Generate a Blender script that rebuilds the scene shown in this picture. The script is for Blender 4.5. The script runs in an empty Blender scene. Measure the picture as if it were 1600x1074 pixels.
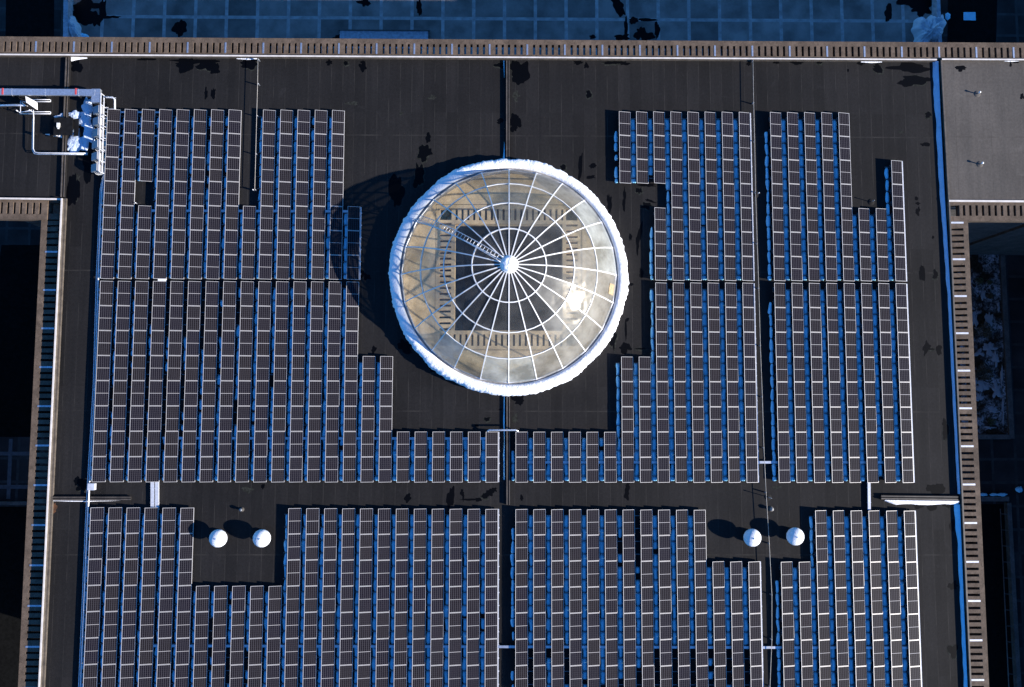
import bpy, math, random
from mathutils import Vector, Matrix, noise
random.seed(7)
R = math.radians
SC = bpy.context.scene
COL = SC.collection

# ------------------------------------------------------------------ camera
CAM = Vector((32.485, -24.108, 63.998))
cam_d = bpy.data.cameras.new('camera')
cam_d.sensor_width = 36.0; cam_d.lens = 1244.0 / 1600 * 36; cam_d.clip_start = 1; cam_d.clip_end = 600
cam = bpy.data.objects.new('camera', cam_d); COL.objects.link(cam)
cam.location = CAM; cam.rotation_euler = (0.07803, -0.00863, 0.0017)
SC.camera = cam
CM = cam.rotation_euler.to_matrix()
def at(u, v, z=0.0):
    "point of the world at height z seen at photo pixel (u, v)"
    d = CM @ Vector(((u - 800) / 1244.0, (537 - v) / 1244.0, -1.0))
    t = (z - CAM.z) / d.z
    return CAM + d * t
def xy(u, v, z=0.0):
    p = at(u, v, z); return (p.x, p.y)

# ------------------------------------------------------------------ sun and sky
SUN_EL, SUN_AZ = 22.0, -16.0       # azimuth measured from +x (right of the photo) counter-clockwise
sv = Vector((math.cos(R(SUN_EL)) * math.cos(R(SUN_AZ)), math.cos(R(SUN_EL)) * math.sin(R(SUN_AZ)), math.sin(R(SUN_EL))))
sd = bpy.data.lights.new('sun', 'SUN'); sd.energy = 5.0; sd.angle = R(0.5); sd.color = (1.0, 0.93, 0.84)
so = bpy.data.objects.new('sun', sd); COL.objects.link(so)
so.rotation_euler = sv.to_track_quat('Z', 'Y').to_euler(); so.location = (60, -30, 40)
W = bpy.data.worlds.new('World'); SC.world = W; W.use_nodes = True
nt = W.node_tree; nt.nodes.clear()
sk = nt.nodes.new('ShaderNodeTexSky'); sk.sky_type = 'NISHITA'; sk.sun_disc = False
sk.sun_elevation = R(SUN_EL); sk.sun_rotation = R(90 - SUN_AZ)
sk.air_density = 1.0; sk.dust_density = 0.2; sk.ozone_density = 4.0
tint = nt.nodes.new('ShaderNodeMix'); tint.data_type = 'RGBA'; tint.blend_type = 'MULTIPLY'; tint.inputs[0].default_value = 1
tint.inputs[7].default_value = (0.36, 0.84, 1.30, 1)
bg = nt.nodes.new('ShaderNodeBackground'); bg.inputs[1].default_value = 0.085
wo = nt.nodes.new('ShaderNodeOutputWorld')
nt.links.new(sk.outputs[0], tint.inputs[6]); nt.links.new(tint.outputs[2], bg.inputs[0]); nt.links.new(bg.outputs[0], wo.inputs[0])
SC.view_settings.view_transform = 'Standard'; SC.view_settings.look = 'None'
SC.view_settings.exposure = 1.15; SC.view_settings.gamma = 1.0
SC.render.engine = 'CYCLES'
SC.cycles.transparent_max_bounces = 24

# ------------------------------------------------------------------ materials
def mat(name):
    m = bpy.data.materials.new(name); m.use_nodes = True
    n = m.node_tree; b = n.nodes['Principled BSDF']
    return m, n, b
def N(n, t, **k):
    x = n.nodes.new(t)
    for a, v in k.items(): setattr(x, a, v)
    return x
def noise_ramp(n, scale, c0, c1, detail=6, lo=.35, hi=.65, co=None, dist=0.0, rough=.6):
    t = N(n, 'ShaderNodeTexNoise'); t.inputs['Scale'].default_value = scale; t.inputs['Detail'].default_value = detail
    t.inputs['Distortion'].default_value = dist; t.inputs['Roughness'].default_value = rough
    if co is not None: n.links.new(co, t.inputs['Vector'])
    r = N(n, 'ShaderNodeValToRGB'); r.color_ramp.elements[0].position = lo; r.color_ramp.elements[1].position = hi
    r.color_ramp.elements[0].color = (*c0, 1); r.color_ramp.elements[1].color = (*c1, 1)
    n.links.new(t.outputs[0], r.inputs[0]); return r.outputs[0]
def coords(n, scale=None):
    c = N(n, 'ShaderNodeNewGeometry').outputs['Position']
    if scale:
        m = N(n, 'ShaderNodeMapping'); m.inputs['Scale'].default_value = scale; n.links.new(c, m.inputs[0]); return m.outputs[0]
    return c
def mixc(n, f, a, b, mode='MIX'):
    m = N(n, 'ShaderNodeMix', data_type='RGBA', blend_type=mode)
    for i, s in ((0, f), (6, a), (7, b)):
        if hasattr(s, 'is_linked') or hasattr(s, 'links'): n.links.new(s, m.inputs[i])
        elif i == 0: m.inputs[0].default_value = s
        else: m.inputs[i].default_value = (*s, 1)
    return m.outputs[2]
def bump(n, b, h, strength=.3, dist=.02):
    k = N(n, 'ShaderNodeBump'); k.inputs['Strength'].default_value = strength; k.inputs['Distance'].default_value = dist
    n.links.new(h, k.inputs['Height']); n.links.new(k.outputs[0], b.inputs['Normal'])
def simple(name, c, rough=.6, metal=0.0, var=.25, scale=3.0, spec=.5, bmp=0.0, object_random=0.0):
    m, n, b = mat(name)
    d = tuple(x * (1 - var) for x in c); e = tuple(x * (1 + var) for x in c)
    col = noise_ramp(n, scale, d, e, co=coords(n))
    if object_random:
        oi = N(n, 'ShaderNodeObjectInfo'); mr = N(n, 'ShaderNodeMapRange'); mr.inputs[3].default_value = 1 - object_random; mr.inputs[4].default_value = 1 + object_random
        n.links.new(oi.outputs['Random'], mr.inputs[0])
        vm = N(n, 'ShaderNodeVectorMath', operation='SCALE'); n.links.new(col, vm.inputs[0]); n.links.new(mr.outputs[0], vm.inputs['Scale']); col = vm.outputs[0]
    n.links.new(col, b.inputs['Base Color'])
    b.inputs['Roughness'].default_value = rough; b.inputs['Metallic'].default_value = metal; b.inputs['Specular IOR Level'].default_value = spec
    if bmp:
        t = N(n, 'ShaderNodeTexNoise'); t.inputs['Scale'].default_value = scale * 3; t.inputs['Detail'].default_value = 5; n.links.new(coords(n), t.inputs[0])
        bump(n, b, t.outputs[0], bmp, .05)
    return m

def membrane(name, c, seam, warm=(1.0, 1.0, 1.0), spec=.25, seam_w=.95):
    "rolled roofing: long sheets with faint lighter seams, scuffs, drying marks"
    m, n, b = mat(name)
    p = coords(n)
    big = noise_ramp(n, .12, tuple(x * .80 for x in c), tuple(x * 1.2 * w for x, w in zip(c, warm)), co=p, detail=8)
    fine = noise_ramp(n, 5.0, (.82, .82, .82), (1.15, 1.15, 1.15), co=p, detail=8, lo=.3, hi=.7)
    streak = noise_ramp(n, 1.0, (.9, .9, .9), (1.14, 1.12, 1.1), co=coords(n, (2.2, .12, 1)), detail=4)
    col = mixc(n, 1.0, mixc(n, 1.0, big, fine, 'MULTIPLY'), streak, 'MULTIPLY')
    sx = N(n, 'ShaderNodeSeparateXYZ'); n.links.new(p, sx.inputs[0])
    def line(sock, period, width, off=0.0):
        a = N(n, 'ShaderNodeMath', operation='ADD'); a.inputs[1].default_value = off + 500 * period; n.links.new(sock, a.inputs[0])
        q = N(n, 'ShaderNodeMath', operation='MODULO'); q.inputs[1].default_value = period; n.links.new(a.outputs[0], q.inputs[0])
        s = N(n, 'ShaderNodeMath', operation='LESS_THAN'); s.inputs[1].default_value = width; n.links.new(q.outputs[0], s.inputs[0]); return s.outputs[0]
    fl = N(n, 'ShaderNodeMath', operation='DIVIDE'); fl.inputs[1].default_value = seam_w; n.links.new(sx.outputs[0], fl.inputs[0])
    f2 = N(n, 'ShaderNodeMath', operation='FLOOR'); n.links.new(fl.outputs[0], f2.inputs[0])
    g1 = N(n, 'ShaderNodeMath', operation='DIVIDE'); g1.inputs[1].default_value = 11.3; n.links.new(sx.outputs[1], g1.inputs[0])
    g2 = N(n, 'ShaderNodeMath', operation='FLOOR'); n.links.new(g1.outputs[0], g2.inputs[0])
    cb = N(n, 'ShaderNodeCombineXYZ'); n.links.new(f2.outputs[0], cb.inputs[0]); n.links.new(g2.outputs[0], cb.inputs[1])
    wn = N(n, 'ShaderNodeTexWhiteNoise'); n.links.new(cb.outputs[0], wn.inputs[0])
    mr = N(n, 'ShaderNodeMapRange'); mr.inputs[3].default_value = .86; mr.inputs[4].default_value = 1.16; n.links.new(wn.outputs[0], mr.inputs[0])
    vm = N(n, 'ShaderNodeVectorMath', operation='SCALE'); n.links.new(col, vm.inputs[0]); n.links.new(mr.outputs[0], vm.inputs['Scale']); col = vm.outputs[0]
    l1 = line(sx.outputs[0], seam_w, .05); l2 = line(sx.outputs[1], 11.3, .10, 2.0)
    mx = N(n, 'ShaderNodeMath', operation='MAXIMUM'); n.links.new(l1, mx.inputs[0]); n.links.new(l2, mx.inputs[1])
    brk = noise_ramp(n, .5, (0, 0, 0), (1, 1, 1), co=p, lo=.42, hi=.62)
    mm = N(n, 'ShaderNodeMath', operation='MULTIPLY'); n.links.new(mx.outputs[0], mm.inputs[0]); n.links.new(brk, mm.inputs[1])
    m2 = N(n, 'ShaderNodeMath', operation='MULTIPLY'); m2.inputs[1].default_value = .8; n.links.new(mm.outputs[0], m2.inputs[0])
    col = mixc(n, m2.outputs[0], col, seam)
    # pale dust spots
    v = noise_ramp(n, .9, (0, 0, 0), (.35, .35, .35), co=p, lo=.62, hi=.8, detail=9, dist=.6)
    col = mixc(n, v, col, tuple(x * 2.6 for x in c))
    n.links.new(col, b.inputs['Base Color']); b.inputs['Roughness'].default_value = .8; b.inputs['Specular IOR Level'].default_value = spec
    t = N(n, 'ShaderNodeTexNoise'); t.inputs['Scale'].default_value = 9; t.inputs['Detail'].default_value = 8; n.links.new(p, t.inputs[0])
    bump(n, b, t.outputs[0], .35, .02)
    return m
M = {}
M['roof'] = membrane('black_membrane', (.0128, .0120, .0121), (.034, .031, .028), spec=.12)
M['roof_grey'] = membrane('grey_membrane', (.068, .060, .053), (.05, .043, .037), spec=.2, seam_w=2.9)
def concrete(name, c, dark):
    m, n, b = mat(name); p = coords(n)
    a = noise_ramp(n, .8, tuple(x * .72 for x in c), tuple(x * 1.25 for x in c), co=p, detail=9)
    d = noise_ramp(n, 3.5, (0, 0, 0), (.8, .8, .8), co=p, lo=.46, hi=.70, detail=9, dist=.6)
    col = mixc(n, d, a, dark)
    e = noise_ramp(n, 14, (.86, .86, .86), (1.12, 1.1, 1.08), co=p)
    col = mixc(n, 1.0, col, e, 'MULTIPLY')
    n.links.new(col, b.inputs['Base Color']); b.inputs['Roughness'].default_value = .9; b.inputs['Specular IOR Level'].default_value = .2
    t = N(n, 'ShaderNodeTexNoise'); t.inputs['Scale'].default_value = 12; n.links.new(p, t.inputs[0]); bump(n, b, t.outputs[0], .4, .03)
    return m
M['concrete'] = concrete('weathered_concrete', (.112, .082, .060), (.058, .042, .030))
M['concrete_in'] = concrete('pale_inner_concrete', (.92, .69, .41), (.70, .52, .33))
M['concrete_dk'] = concrete('dark_wall_concrete', (.10, .095, .09), (.06, .055, .05))
M['coping'] = simple('coping_metal', (.62, .56, .50), .45, 0, .12, 2.0)
M['coping_dk'] = simple('flashing', (.085, .070, .056), .5, 0, .3, 2.0)
M['alu'] = simple('galvanised_metal', (.62, .64, .68), .42, .85, .15, 6.0)
M['alu_bright'] = simple('bare_aluminium', (.66, .66, .68), .4, .35, .12, 6.0)
M['frame'] = simple('panel_frame_alu', (.45, .43, .41), .45, .2, .08, 6.0)
M['rack'] = simple('rack_metal', (.16, .17, .19), .5, .7, .2, 6.0)
M['white'] = simple('white_paint', (.74, .72, .69), .4, 0, .06, 3.0)
M['vent'] = simple('white_ribbed_plastic', (.72, .72, .74), .5, 0, .14, 9.0, bmp=.6)
M['coping_dk2'] = simple('dull_grey_paint', (.22, .21, .2), .6)
M['coping_dk3'] = simple('grey_cable', (.34, .31, .27), .6)
M['inverter'] = simple('inverter_grey_paint', (.19, .235, .28), .5, .1, .1, 5)
M['orange'] = simple('orange_tag', (.5, .12, .03), .6)
M['red'] = simple('red_tape', (.45, .05, .05), .6)
M['rust'] = simple('rust_stain', (.09, .035, .012), .9, 0, .6, 2.5)
M['rubber'] = simple('rubber_mat', (.008, .008, .009), .9, 0, .3, 3, spec=.1)
M['soil'] = simple('planter_soil', (.025, .018, .013), .95, 0, .5, 4, spec=.05, bmp=.5)
def bed():
    m, n, b = mat('soil_with_thin_snow'); p = coords(n)
    soil = noise_ramp(n, 4, (.012, .009, .007), (.045, .032, .022), co=p, detail=9)
    a = noise_ramp(n, .55, (0, 0, 0), (1, 1, 1), co=p, lo=.44, hi=.60, detail=4)
    f = noise_ramp(n, 3.2, (0, 0, 0), (1, 1, 1), co=p, lo=.44, hi=.56, detail=10, dist=.8, rough=.75)
    k = mixc(n, 1.0, a, f, 'MULTIPLY')
    n.links.new(mixc(n, k, soil, (.38, .39, .42)), b.inputs['Base Color']); b.inputs['Roughness'].default_value = .95; b.inputs['Specular IOR Level'].default_value = .05
    return m
M['bed'] = bed()
M['bark'] = simple('bark', (.06, .045, .035), .9)
M['leaf'] = simple('dry_brown_leaves', (.085, .055, .022), .8, 0, .5, 8, object_random=.3)
M['leaf_g'] = simple('olive_leaves', (.055, .06, .022), .8, 0, .5, 8)
# wet patches
m, n, b = mat('wet_membrane'); b.inputs['Base Color'].default_value = (.0012, .0014, .0022, 1); b.inputs['Roughness'].default_value = .5; b.inputs['Specular IOR Level'].default_value = .06; M['wet'] = m
# snow
def snow(name, c, dirt):
    m, n, b = mat(name); p = coords(n)
    a = noise_ramp(n, 2.5, c, tuple(x * .9 for x in c), co=p)
    d = noise_ramp(n, 2.0, (0, 0, 0), (.5, .5, .5), co=p, lo=.62, hi=.8, detail=9)
    n.links.new(mixc(n, d, a, dirt), b.inputs['Base Color'])
    b.inputs['Roughness'].default_value = .75; b.inputs['Specular IOR Level'].default_value = .2
    t = N(n, 'ShaderNodeTexNoise'); t.inputs['Scale'].default_value = 7; t.inputs['Detail'].default_value = 9; n.links.new(p, t.inputs[0]); bump(n, b, t.outputs[0], .6, .08)
    return m
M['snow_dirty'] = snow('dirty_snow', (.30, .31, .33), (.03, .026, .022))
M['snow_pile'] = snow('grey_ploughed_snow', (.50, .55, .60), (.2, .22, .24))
M['snow_half_shade'] = snow('half_shade_snow', (.50, .58, .70), (.25, .27, .3))  # snow dimmed and blued, part of the shade put into its colour
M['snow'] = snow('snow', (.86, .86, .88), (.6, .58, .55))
M['snow_shade_blue'] = snow('shade_blue_snow', (.28, .66, .84), (.35, .36, .38))  # the blue of the shade is painted into this snow colour
# solar cells: grid of cells in the panel's own coordinates
def cells():
    m, n, b = mat('solar_cells')
    tc = N(n, 'ShaderNodeTexCoord').outputs['Object']
    s = N(n, 'ShaderNodeSeparateXYZ'); n.links.new(tc, s.inputs[0])
    def line(sock, off, period, width):
        a = N(n, 'ShaderNodeMath', operation='SUBTRACT'); a.inputs[1].default_value = off - 20 * period; n.links.new(sock, a.inputs[0])
        q = N(n, 'ShaderNodeMath', operation='PINGPONG'); q.inputs[1].default_value = period / 2; n.links.new(a.outputs[0], q.inputs[0])
        l = N(n, 'ShaderNodeMath', operation='LESS_THAN'); l.inputs[1].default_value = width / 2; n.links.new(q.outputs[0], l.inputs[0]); return l.outputs[0]
    cw = .905 / 6; ch = 1.91 / 12
    gx = line(s.outputs[0], .035, cw, .024); gy = line(s.outputs[1], -.045, ch, .008)
    bus = line(s.outputs[0], .035 + cw / 2, cw / 3, .004)
    a = N(n, 'ShaderNodeMath', operation='SUBTRACT'); a.inputs[1].default_value = -1.0; n.links.new(s.outputs[1], a.inputs[0])
    a2 = N(n, 'ShaderNodeMath', operation='ABSOLUTE'); n.links.new(a.outputs[0], a2.inputs[0])
    mid = N(n, 'ShaderNodeMath', operation='LESS_THAN'); mid.inputs[1].default_value = .016; n.links.new(a2.outputs[0], mid.inputs[0])
    oi = N(n, 'ShaderNodeObjectInfo')
    r = N(n, 'ShaderNodeValToRGB'); e = r.color_ramp.elements
    e[0].color = (.0070, .0062, .0120, 1); e[1].color = (.0110, .0092, .0108, 1)
    k = e.new(.5); k.color = (.0085, .0074, .0110, 1)
    n.links.new(oi.outputs['Random'], r.inputs[0])
    p = coords(n); dirt = noise_ramp(n, 1.3, (.88, .88, .88), (1.15, 1.13, 1.1), co=p, detail=7)
    col = mixc(n, 1.0, r.outputs[0], dirt, 'MULTIPLY')
    col = mixc(n, bus, col, (.028, .026, .028))
    col = mixc(n, gy, col, (.05, .046, .05))
    col = mixc(n, gx, col, (.066, .062, .070))
    col = mixc(n, mid.outputs[0], col, (.36, .345, .34))
    n.links.new(col, b.inputs['Base Color']); b.inputs['Roughness'].default_value = .40; b.inputs['Specular IOR Level'].default_value = .025
    return m
M['cells'] = cells()
# glass
def glass(name, tint_c, haze, hc=(.8, .8, .78), rough=.25):
    m = bpy.data.materials.new(name); m.use_nodes = True; n = m.node_tree; n.nodes.clear()
    o = N(n, 'ShaderNodeOutputMaterial'); tr = N(n, 'ShaderNodeBsdfTransparent'); tr.inputs[0].default_value = (*tint_c, 1)
    gl = N(n, 'ShaderNodeBsdfGlossy'); gl.inputs['Roughness'].default_value = rough; gl.inputs['Color'].default_value = (.5, .49, .46, 1)
    t = N(n, 'ShaderNodeTexNoise'); t.inputs['Scale'].default_value = .9; t.inputs['Detail'].default_value = 1; n.links.new(coords(n), t.inputs[0])
    bp = N(n, 'ShaderNodeBump'); bp.inputs['Strength'].default_value = 1.0; bp.inputs['Distance'].default_value = .13; n.links.new(t.outputs[0], bp.inputs['Height']); n.links.new(bp.outputs[0], gl.inputs['Normal'])
    fr = N(n, 'ShaderNodeLayerWeight'); fr.inputs[0].default_value = .5
    fp = N(n, 'ShaderNodeMath', operation='POWER'); fp.inputs[1].default_value = 5; n.links.new(fr.outputs['Facing'], fp.inputs[0])
    fm = N(n, 'ShaderNodeMath', operation='MULTIPLY_ADD'); fm.inputs[1].default_value = .85; fm.inputs[2].default_value = .05; fm.use_clamp = True; n.links.new(fp.outputs[0], fm.inputs[0])
    df = N(n, 'ShaderNodeBsdfDiffuse'); df.inputs[0].default_value = (*hc, 1)
    hz = noise_ramp(n, .45, (haze * .5,) * 3, (haze * 1.5,) * 3, co=coords(n), detail=6)
    tl_ = N(n, 'ShaderNodeBsdfTranslucent'); tl_.inputs[0].default_value = (.9, .88, .82, 1); md = N(n, 'ShaderNodeMixShader'); md.inputs[0].default_value = .62; n.links.new(df.outputs[0], md.inputs[1]); n.links.new(tl_.outputs[0], md.inputs[2])
    m1 = N(n, 'ShaderNodeMixShader'); n.links.new(hz, m1.inputs[0]); n.links.new(tr.outputs[0], m1.inputs[1]); n.links.new(md.outputs[0], m1.inputs[2])
    m2 = N(n, 'ShaderNodeMixShader'); n.links.new(fm.outputs[0], m2.inputs[0]); n.links.new(m1.outputs[0], m2.inputs[1]); n.links.new(gl.outputs[0], m2.inputs[2])
    n.links.new(m2.outputs[0], o.inputs[0]); return m
M['glass'] = glass('dome_glass', (.62, .63, .63), .11)
M['glass_frost'] = glass('frosted_dome_glass', (.46, .49, .48), .62, (.70, .74, .71))
M['glass_dusty'] = glass('dusty_dome_glass', (.55, .56, .55), .40, (.70, .68, .62))
# pavers of the terrace: lighter bands between large slabs
def pavers(name, slab, band, px, py, ox, oy, bw):
    m, n, b = mat(name); p = coords(n); s = N(n, 'ShaderNodeSeparateXYZ'); n.links.new(p, s.inputs[0])
    def line(sock, off, period, width):
        a = N(n, 'ShaderNodeMath', operation='SUBTRACT'); a.inputs[1].default_value = off - 60 * period; n.links.new(sock, a.inputs[0])
        q = N(n, 'ShaderNodeMath', operation='PINGPONG'); q.inputs[1].default_value = period / 2; n.links.new(a.outputs[0], q.inputs[0])
        l = N(n, 'ShaderNodeMath', operation='LESS_THAN'); l.inputs[1].default_value = width / 2; n.links.new(q.outputs[0], l.inputs[0]); return l.outputs[0]
    mx = N(n, 'ShaderNodeMath', operation='MAXIMUM'); n.links.new(line(s.outputs[0], ox, px, bw), mx.inputs[0]); n.links.new(line(s.outputs[1], oy, py, bw), mx.inputs[1])
    def cell(sock, off, period):
        a = N(n, 'ShaderNodeMath', operation='SUBTRACT'); a.inputs[1].default_value = off; n.links.new(sock, a.inputs[0])
        q = N(n, 'ShaderNodeMath', operation='DIVIDE'); q.inputs[1].default_value = period; n.links.new(a.outputs[0], q.inputs[0])
        f = N(n, 'ShaderNodeMath', operation='FLOOR'); n.links.new(q.outputs[0], f.inputs[0]); return f.outputs[0]
    cb = N(n, 'ShaderNodeCombineXYZ'); n.links.new(cell(s.outputs[0], ox, px), cb.inputs[0]); n.links.new(cell(s.outputs[1], oy, py), cb.inputs[1])
    wn = N(n, 'ShaderNodeTexWhiteNoise'); n.links.new(cb.outputs[0], wn.inputs[0])
    mr = N(n, 'ShaderNodeMapRange'); mr.inputs[3].default_value = .7; mr.inputs[4].default_value = 1.3; n.links.new(wn.outputs[0], mr.inputs[0])
    base = noise_ramp(n, .35, tuple(x * .65 for x in slab), tuple(x * 1.3 for x in slab), co=p, detail=9)
    vm = N(n, 'ShaderNodeVectorMath', operation='SCALE'); n.links.new(base, vm.inputs[0]); n.links.new(mr.outputs[0], vm.inputs['Scale'])
    bc = noise_ramp(n, 1.2, tuple(x * .7 for x in band), tuple(x * 1.15 for x in band), co=p, detail=8)
    n.links.new(mixc(n, mx.outputs[0], vm.outputs[0], bc), b.inputs['Base Color'])
    b.inputs['Roughness'].default_value = .85; b.inputs['Specular IOR Level'].default_value = .1
    return m

# ------------------------------------------------------------------ mesh builder
class MB:
    def __init__(s): s.v = []; s.f = []; s.m = []; s.mats = []; s.sm = []
    def mi(s, m):
        if m not in s.mats: s.mats.append(m)
        return s.mats.index(m)
    def add(s, vs, fs, m, smooth=False):
        o = len(s.v); s.v += [tuple(p) for p in vs]; k = s.mi(m)
        for f in fs: s.f.append(tuple(i + o for i in f)); s.m.append(k); s.sm.append(smooth)
    def hexa(s, b, t, m):
        "b, t: four ccw bottom points and four top points"
        s.add(list(b) + list(t), [(3, 2, 1, 0), (4, 5, 6, 7), (0, 1, 5, 4), (1, 2, 6, 5), (2, 3, 7, 6), (3, 0, 4, 7)], m)
    def box(s, x0, x1, y0, y1, z0, z1, m):
        q = [(x0, y0), (x1, y0), (x1, y1), (x0, y1)]
        s.hexa([(x, y, z0) for x, y in q], [(x, y, z1) for x, y in q], m)
    def bar(s, P, Q, w0, w1, z0, z1, m):
        "box along P->Q between lateral offsets w0<w1 (positive = left of travel)"
        P = Vector(P[:2]); Q = Vector(Q[:2]); d = (Q - P).normalized(); nn = Vector((-d.y, d.x))
        q = [P + nn * w0, Q + nn * w0, Q + nn * w1, P + nn * w1]
        s.hexa([(a.x, a.y, z0) for a in q], [(a.x, a.y, z1) for a in q], m)
    def tube(s, pts, r, m, n=8, cap=True, smooth=True):
        pts = [Vector(p) for p in pts]; rr = r if isinstance(r, (list, tuple)) else [r] * len(pts)
        vs = []; fs = []
        for i, p in enumerate(pts):
            d = (pts[min(i + 1, len(pts) - 1)] - pts[max(i - 1, 0)]).normalized()
            a = d.cross(Vector((0, 0, 1)) if abs(d.z) < .9 else Vector((1, 0, 0))).normalized(); c = d.cross(a)
            for k in range(n):
                t = 2 * math.pi * k / n; vs.append(p + (a * math.cos(t) + c * math.sin(t)) * rr[i])
        for i in range(len(pts) - 1):
            for k in range(n): fs.append((i * n + k, i * n + (k + 1) % n, (i + 1) * n + (k + 1) % n, (i + 1) * n + k))
        if cap: fs.append(tuple(range(n))[::-1]); fs.append(tuple((len(pts) - 1) * n + k for k in range(n)))
        s.add(vs, [f[::-1] for f in fs], m, smooth)
    def lathe(s, prof, m, n=32, c=(0, 0), fn=None, closed=False, smooth=True):
        vs = []; fs = []; L = len(prof)
        for k in range(n):
            t = 2 * math.pi * k / n
            for j, (r, z) in enumerate(prof):
                if fn: r, z = fn(t, j, r, z)
                vs.append((c[0] + r * math.cos(t), c[1] + r * math.sin(t), z))
        for k in range(n):
            a = k * L; b2 = ((k + 1) % n) * L
            for j in range(L - (0 if closed else 1)): fs.append((a + j, b2 + j, b2 + (j + 1) % L, a + (j + 1) % L))
        s.add(vs, [f[::-1] for f in fs], m, smooth)
    def poly(s, pts, z, m, h=0.0):
        k = len(pts)
        if sum(pts[i][0] * pts[(i + 1) % k][1] - pts[(i + 1) % k][0] * pts[i][1] for i in range(k)) < 0: pts = pts[::-1]
        if h: s.add([(x, y, z) for x, y in pts] + [(x, y, z + h) for x, y in pts], [tuple(range(k, 2 * k)), tuple(range(k))[::-1]] + [(i, (i + 1) % k, (i + 1) % k + k, i + k) for i in range(k)], m)
        else: s.add([(x, y, z) for x, y in pts], [tuple(range(k))], m)
    def mesh(s, name, off=(0, 0, 0)):
        me = bpy.data.meshes.new(name); o = Vector(off)
        me.from_pydata([Vector(p) - o for p in s.v], [], s.f)
        for x in s.mats: me.materials.append(x)
        me.polygons.foreach_set('material_index', s.m); me.polygons.foreach_set('use_smooth', s.sm); me.update(); return me
    def build(s, name, parent=None, loc=(0, 0, 0), off=None):
        "mesh given in world coordinates; origin moved to loc"
        o = bpy.data.objects.new(name, s.mesh(name, loc if off is None else off)); COL.objects.link(o)
        if parent is not None:
            o.parent = parent; o.location = Vector(loc) - Vector(WL[parent]); 
        else: o.location = loc
        WL[o] = tuple(loc); return o
WL = {}
def tag(o, label=None, cat=None, group=None, kind=None):
    if label: o['label'] = label
    if cat: o['category'] = cat
    if group: o['group'] = group
    if kind: o['kind'] = kind
    return o
def thing(name, label, cat, loc, group=None):
    o = bpy.data.objects.new(name, None); o.empty_display_size = .3; COL.objects.link(o); o.location = loc; WL[o] = tuple(loc)
    return tag(o, label, cat, group)
ORD = ['first', 'second', 'third', 'fourth', 'fifth', 'sixth', 'seventh', 'eighth', 'ninth', 'tenth', 'eleventh', 'twelfth', 'thirteenth',
       'fourteenth', 'fifteenth', 'sixteenth', 'seventeenth', 'eighteenth', 'nineteenth', 'twentieth', 'twenty-first', 'twenty-second', 'twenty-third']
NUM = ['zero', 'one', 'two', 'three', 'four', 'five', 'six', 'seven', 'eight']

# ------------------------------------------------------------------ solar array
PP = 1.4075; Q = 2.0; GAP = .164
XL = lambda i: i * PP
XR1 = 22 * PP + 2.366; XR2 = XR1 + 13 * PP + 2.572
def colx(side, i): return (i * PP, XR1 + i * PP, XR2 + i * PP)[side]
def rowy(b, k, x=0):
    if b == 0: return -k * Q
    if b == 1: return -7 * Q - GAP - k * Q
    return -15 * Q - GAP - 2.07 - k * Q + .115 - .215 * x / 62.0
HI, LO, PW = .46, .258, .975
def panel_mesh():
    mb = MB(); y0, y1 = -1.99, -.01; t = .04; f = .029
    sl = (LO - HI) / PW
    def z(x): return HI + sl * x
    def piece(x0, x1, ya, yb, top, th, m):
        q = [(x0, ya), (x1, ya), (x1, yb), (x0, yb)]
        mb.hexa([(x, y, z(x) + top - th) for x, y in q], [(x, y, z(x) + top) for x, y in q], m)
    piece(0, f, y0, y1, 0, t, M['frame']); piece(PW - f, PW, y0, y1, 0, t, M['frame'])
    piece(f, PW - f, y0, y0 + f, 0, t, M['frame']); piece(f, PW - f, y1 - f, y1, 0, t, M['frame'])
    piece(f, PW - f, y0 + f, y1 - f, -.004, .012, M['cells'])
    return mb.mesh('solar_panel')
PM = panel_mesh()
RACKS = {}
def rack_mesh(n, kind):
    if (n, kind) in RACKS: return RACKS[(n, kind)]
    mb = MB(); L = n * Q
    x0 = -.40 if 'l' in kind else -.05
    for j in range(2 * n):
        y = -.5 - j
        mb.box(x0, PW - .06, y - .025, y + .025, .10, .15, M['rack'])
        mb.box(.04, .09, y - .03, y + .03, .15, HI - .058, M['rack'])
        mb.box(PW - .13, PW - .08, y - .03, y + .03, .15, LO - .035, M['rack'])
        mb.box(.02, .32, y - .2, y + .2, .0, .10, M['rack'])
    mb.box(.10, .14, -L + .03, -.03, .15, .19, M['rack']); 
    if 'e' in kind:      # end rows show the low rail with its clamps
        mb.box(PW + .02, PW + .085, -L + .02, -.02, .16, .22, M['alu_bright'])
        for j in range(2 * n): mb.box(PW - .03, PW + .12, -.54 - j, -.46 - j, .105, .155, M['alu_bright'])
    RACKS[(n, kind)] = mb.mesh('rack'); return RACKS[(n, kind)]
ROWS = {}
runs = []
def run(side, i, b, r0, r1): runs.append((side, i, b, r0, r1))
for i in range(8):
    if i == 2: run(0, 2, 0, 0, 2); run(0, 2, 0, 4, 6)
    else: run(0, i, 0, 0, 6)
run(0, 8, 0, 4, 6)
for i in range(9, 14): run(0, i, 0, 0, 6)
run(0, 14, 0, 4, 6)
for i in range(23): run(0, i, 1, 0 if i < 15 else 3 if i < 17 else 6, 7)
for i in range(23): run(0, i, 2, 3 if 6 <= i <= 10 else 0, 7)
for i in (6, 7, 8): run(1, i, 0, 0, 2)
run(1, 8, 0, 4, 6)
for i in range(9, 14): run(1, i, 0, 0, 6)
for i in range(14): run(1, i, 1, 6 if i < 6 else 3 if i < 8 else 0, 7)
for i in range(14): run(1, i, 2, 0 if i < 11 else 2, 7)
for i in range(5): run(2, i, 0, 0, 6)
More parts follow.
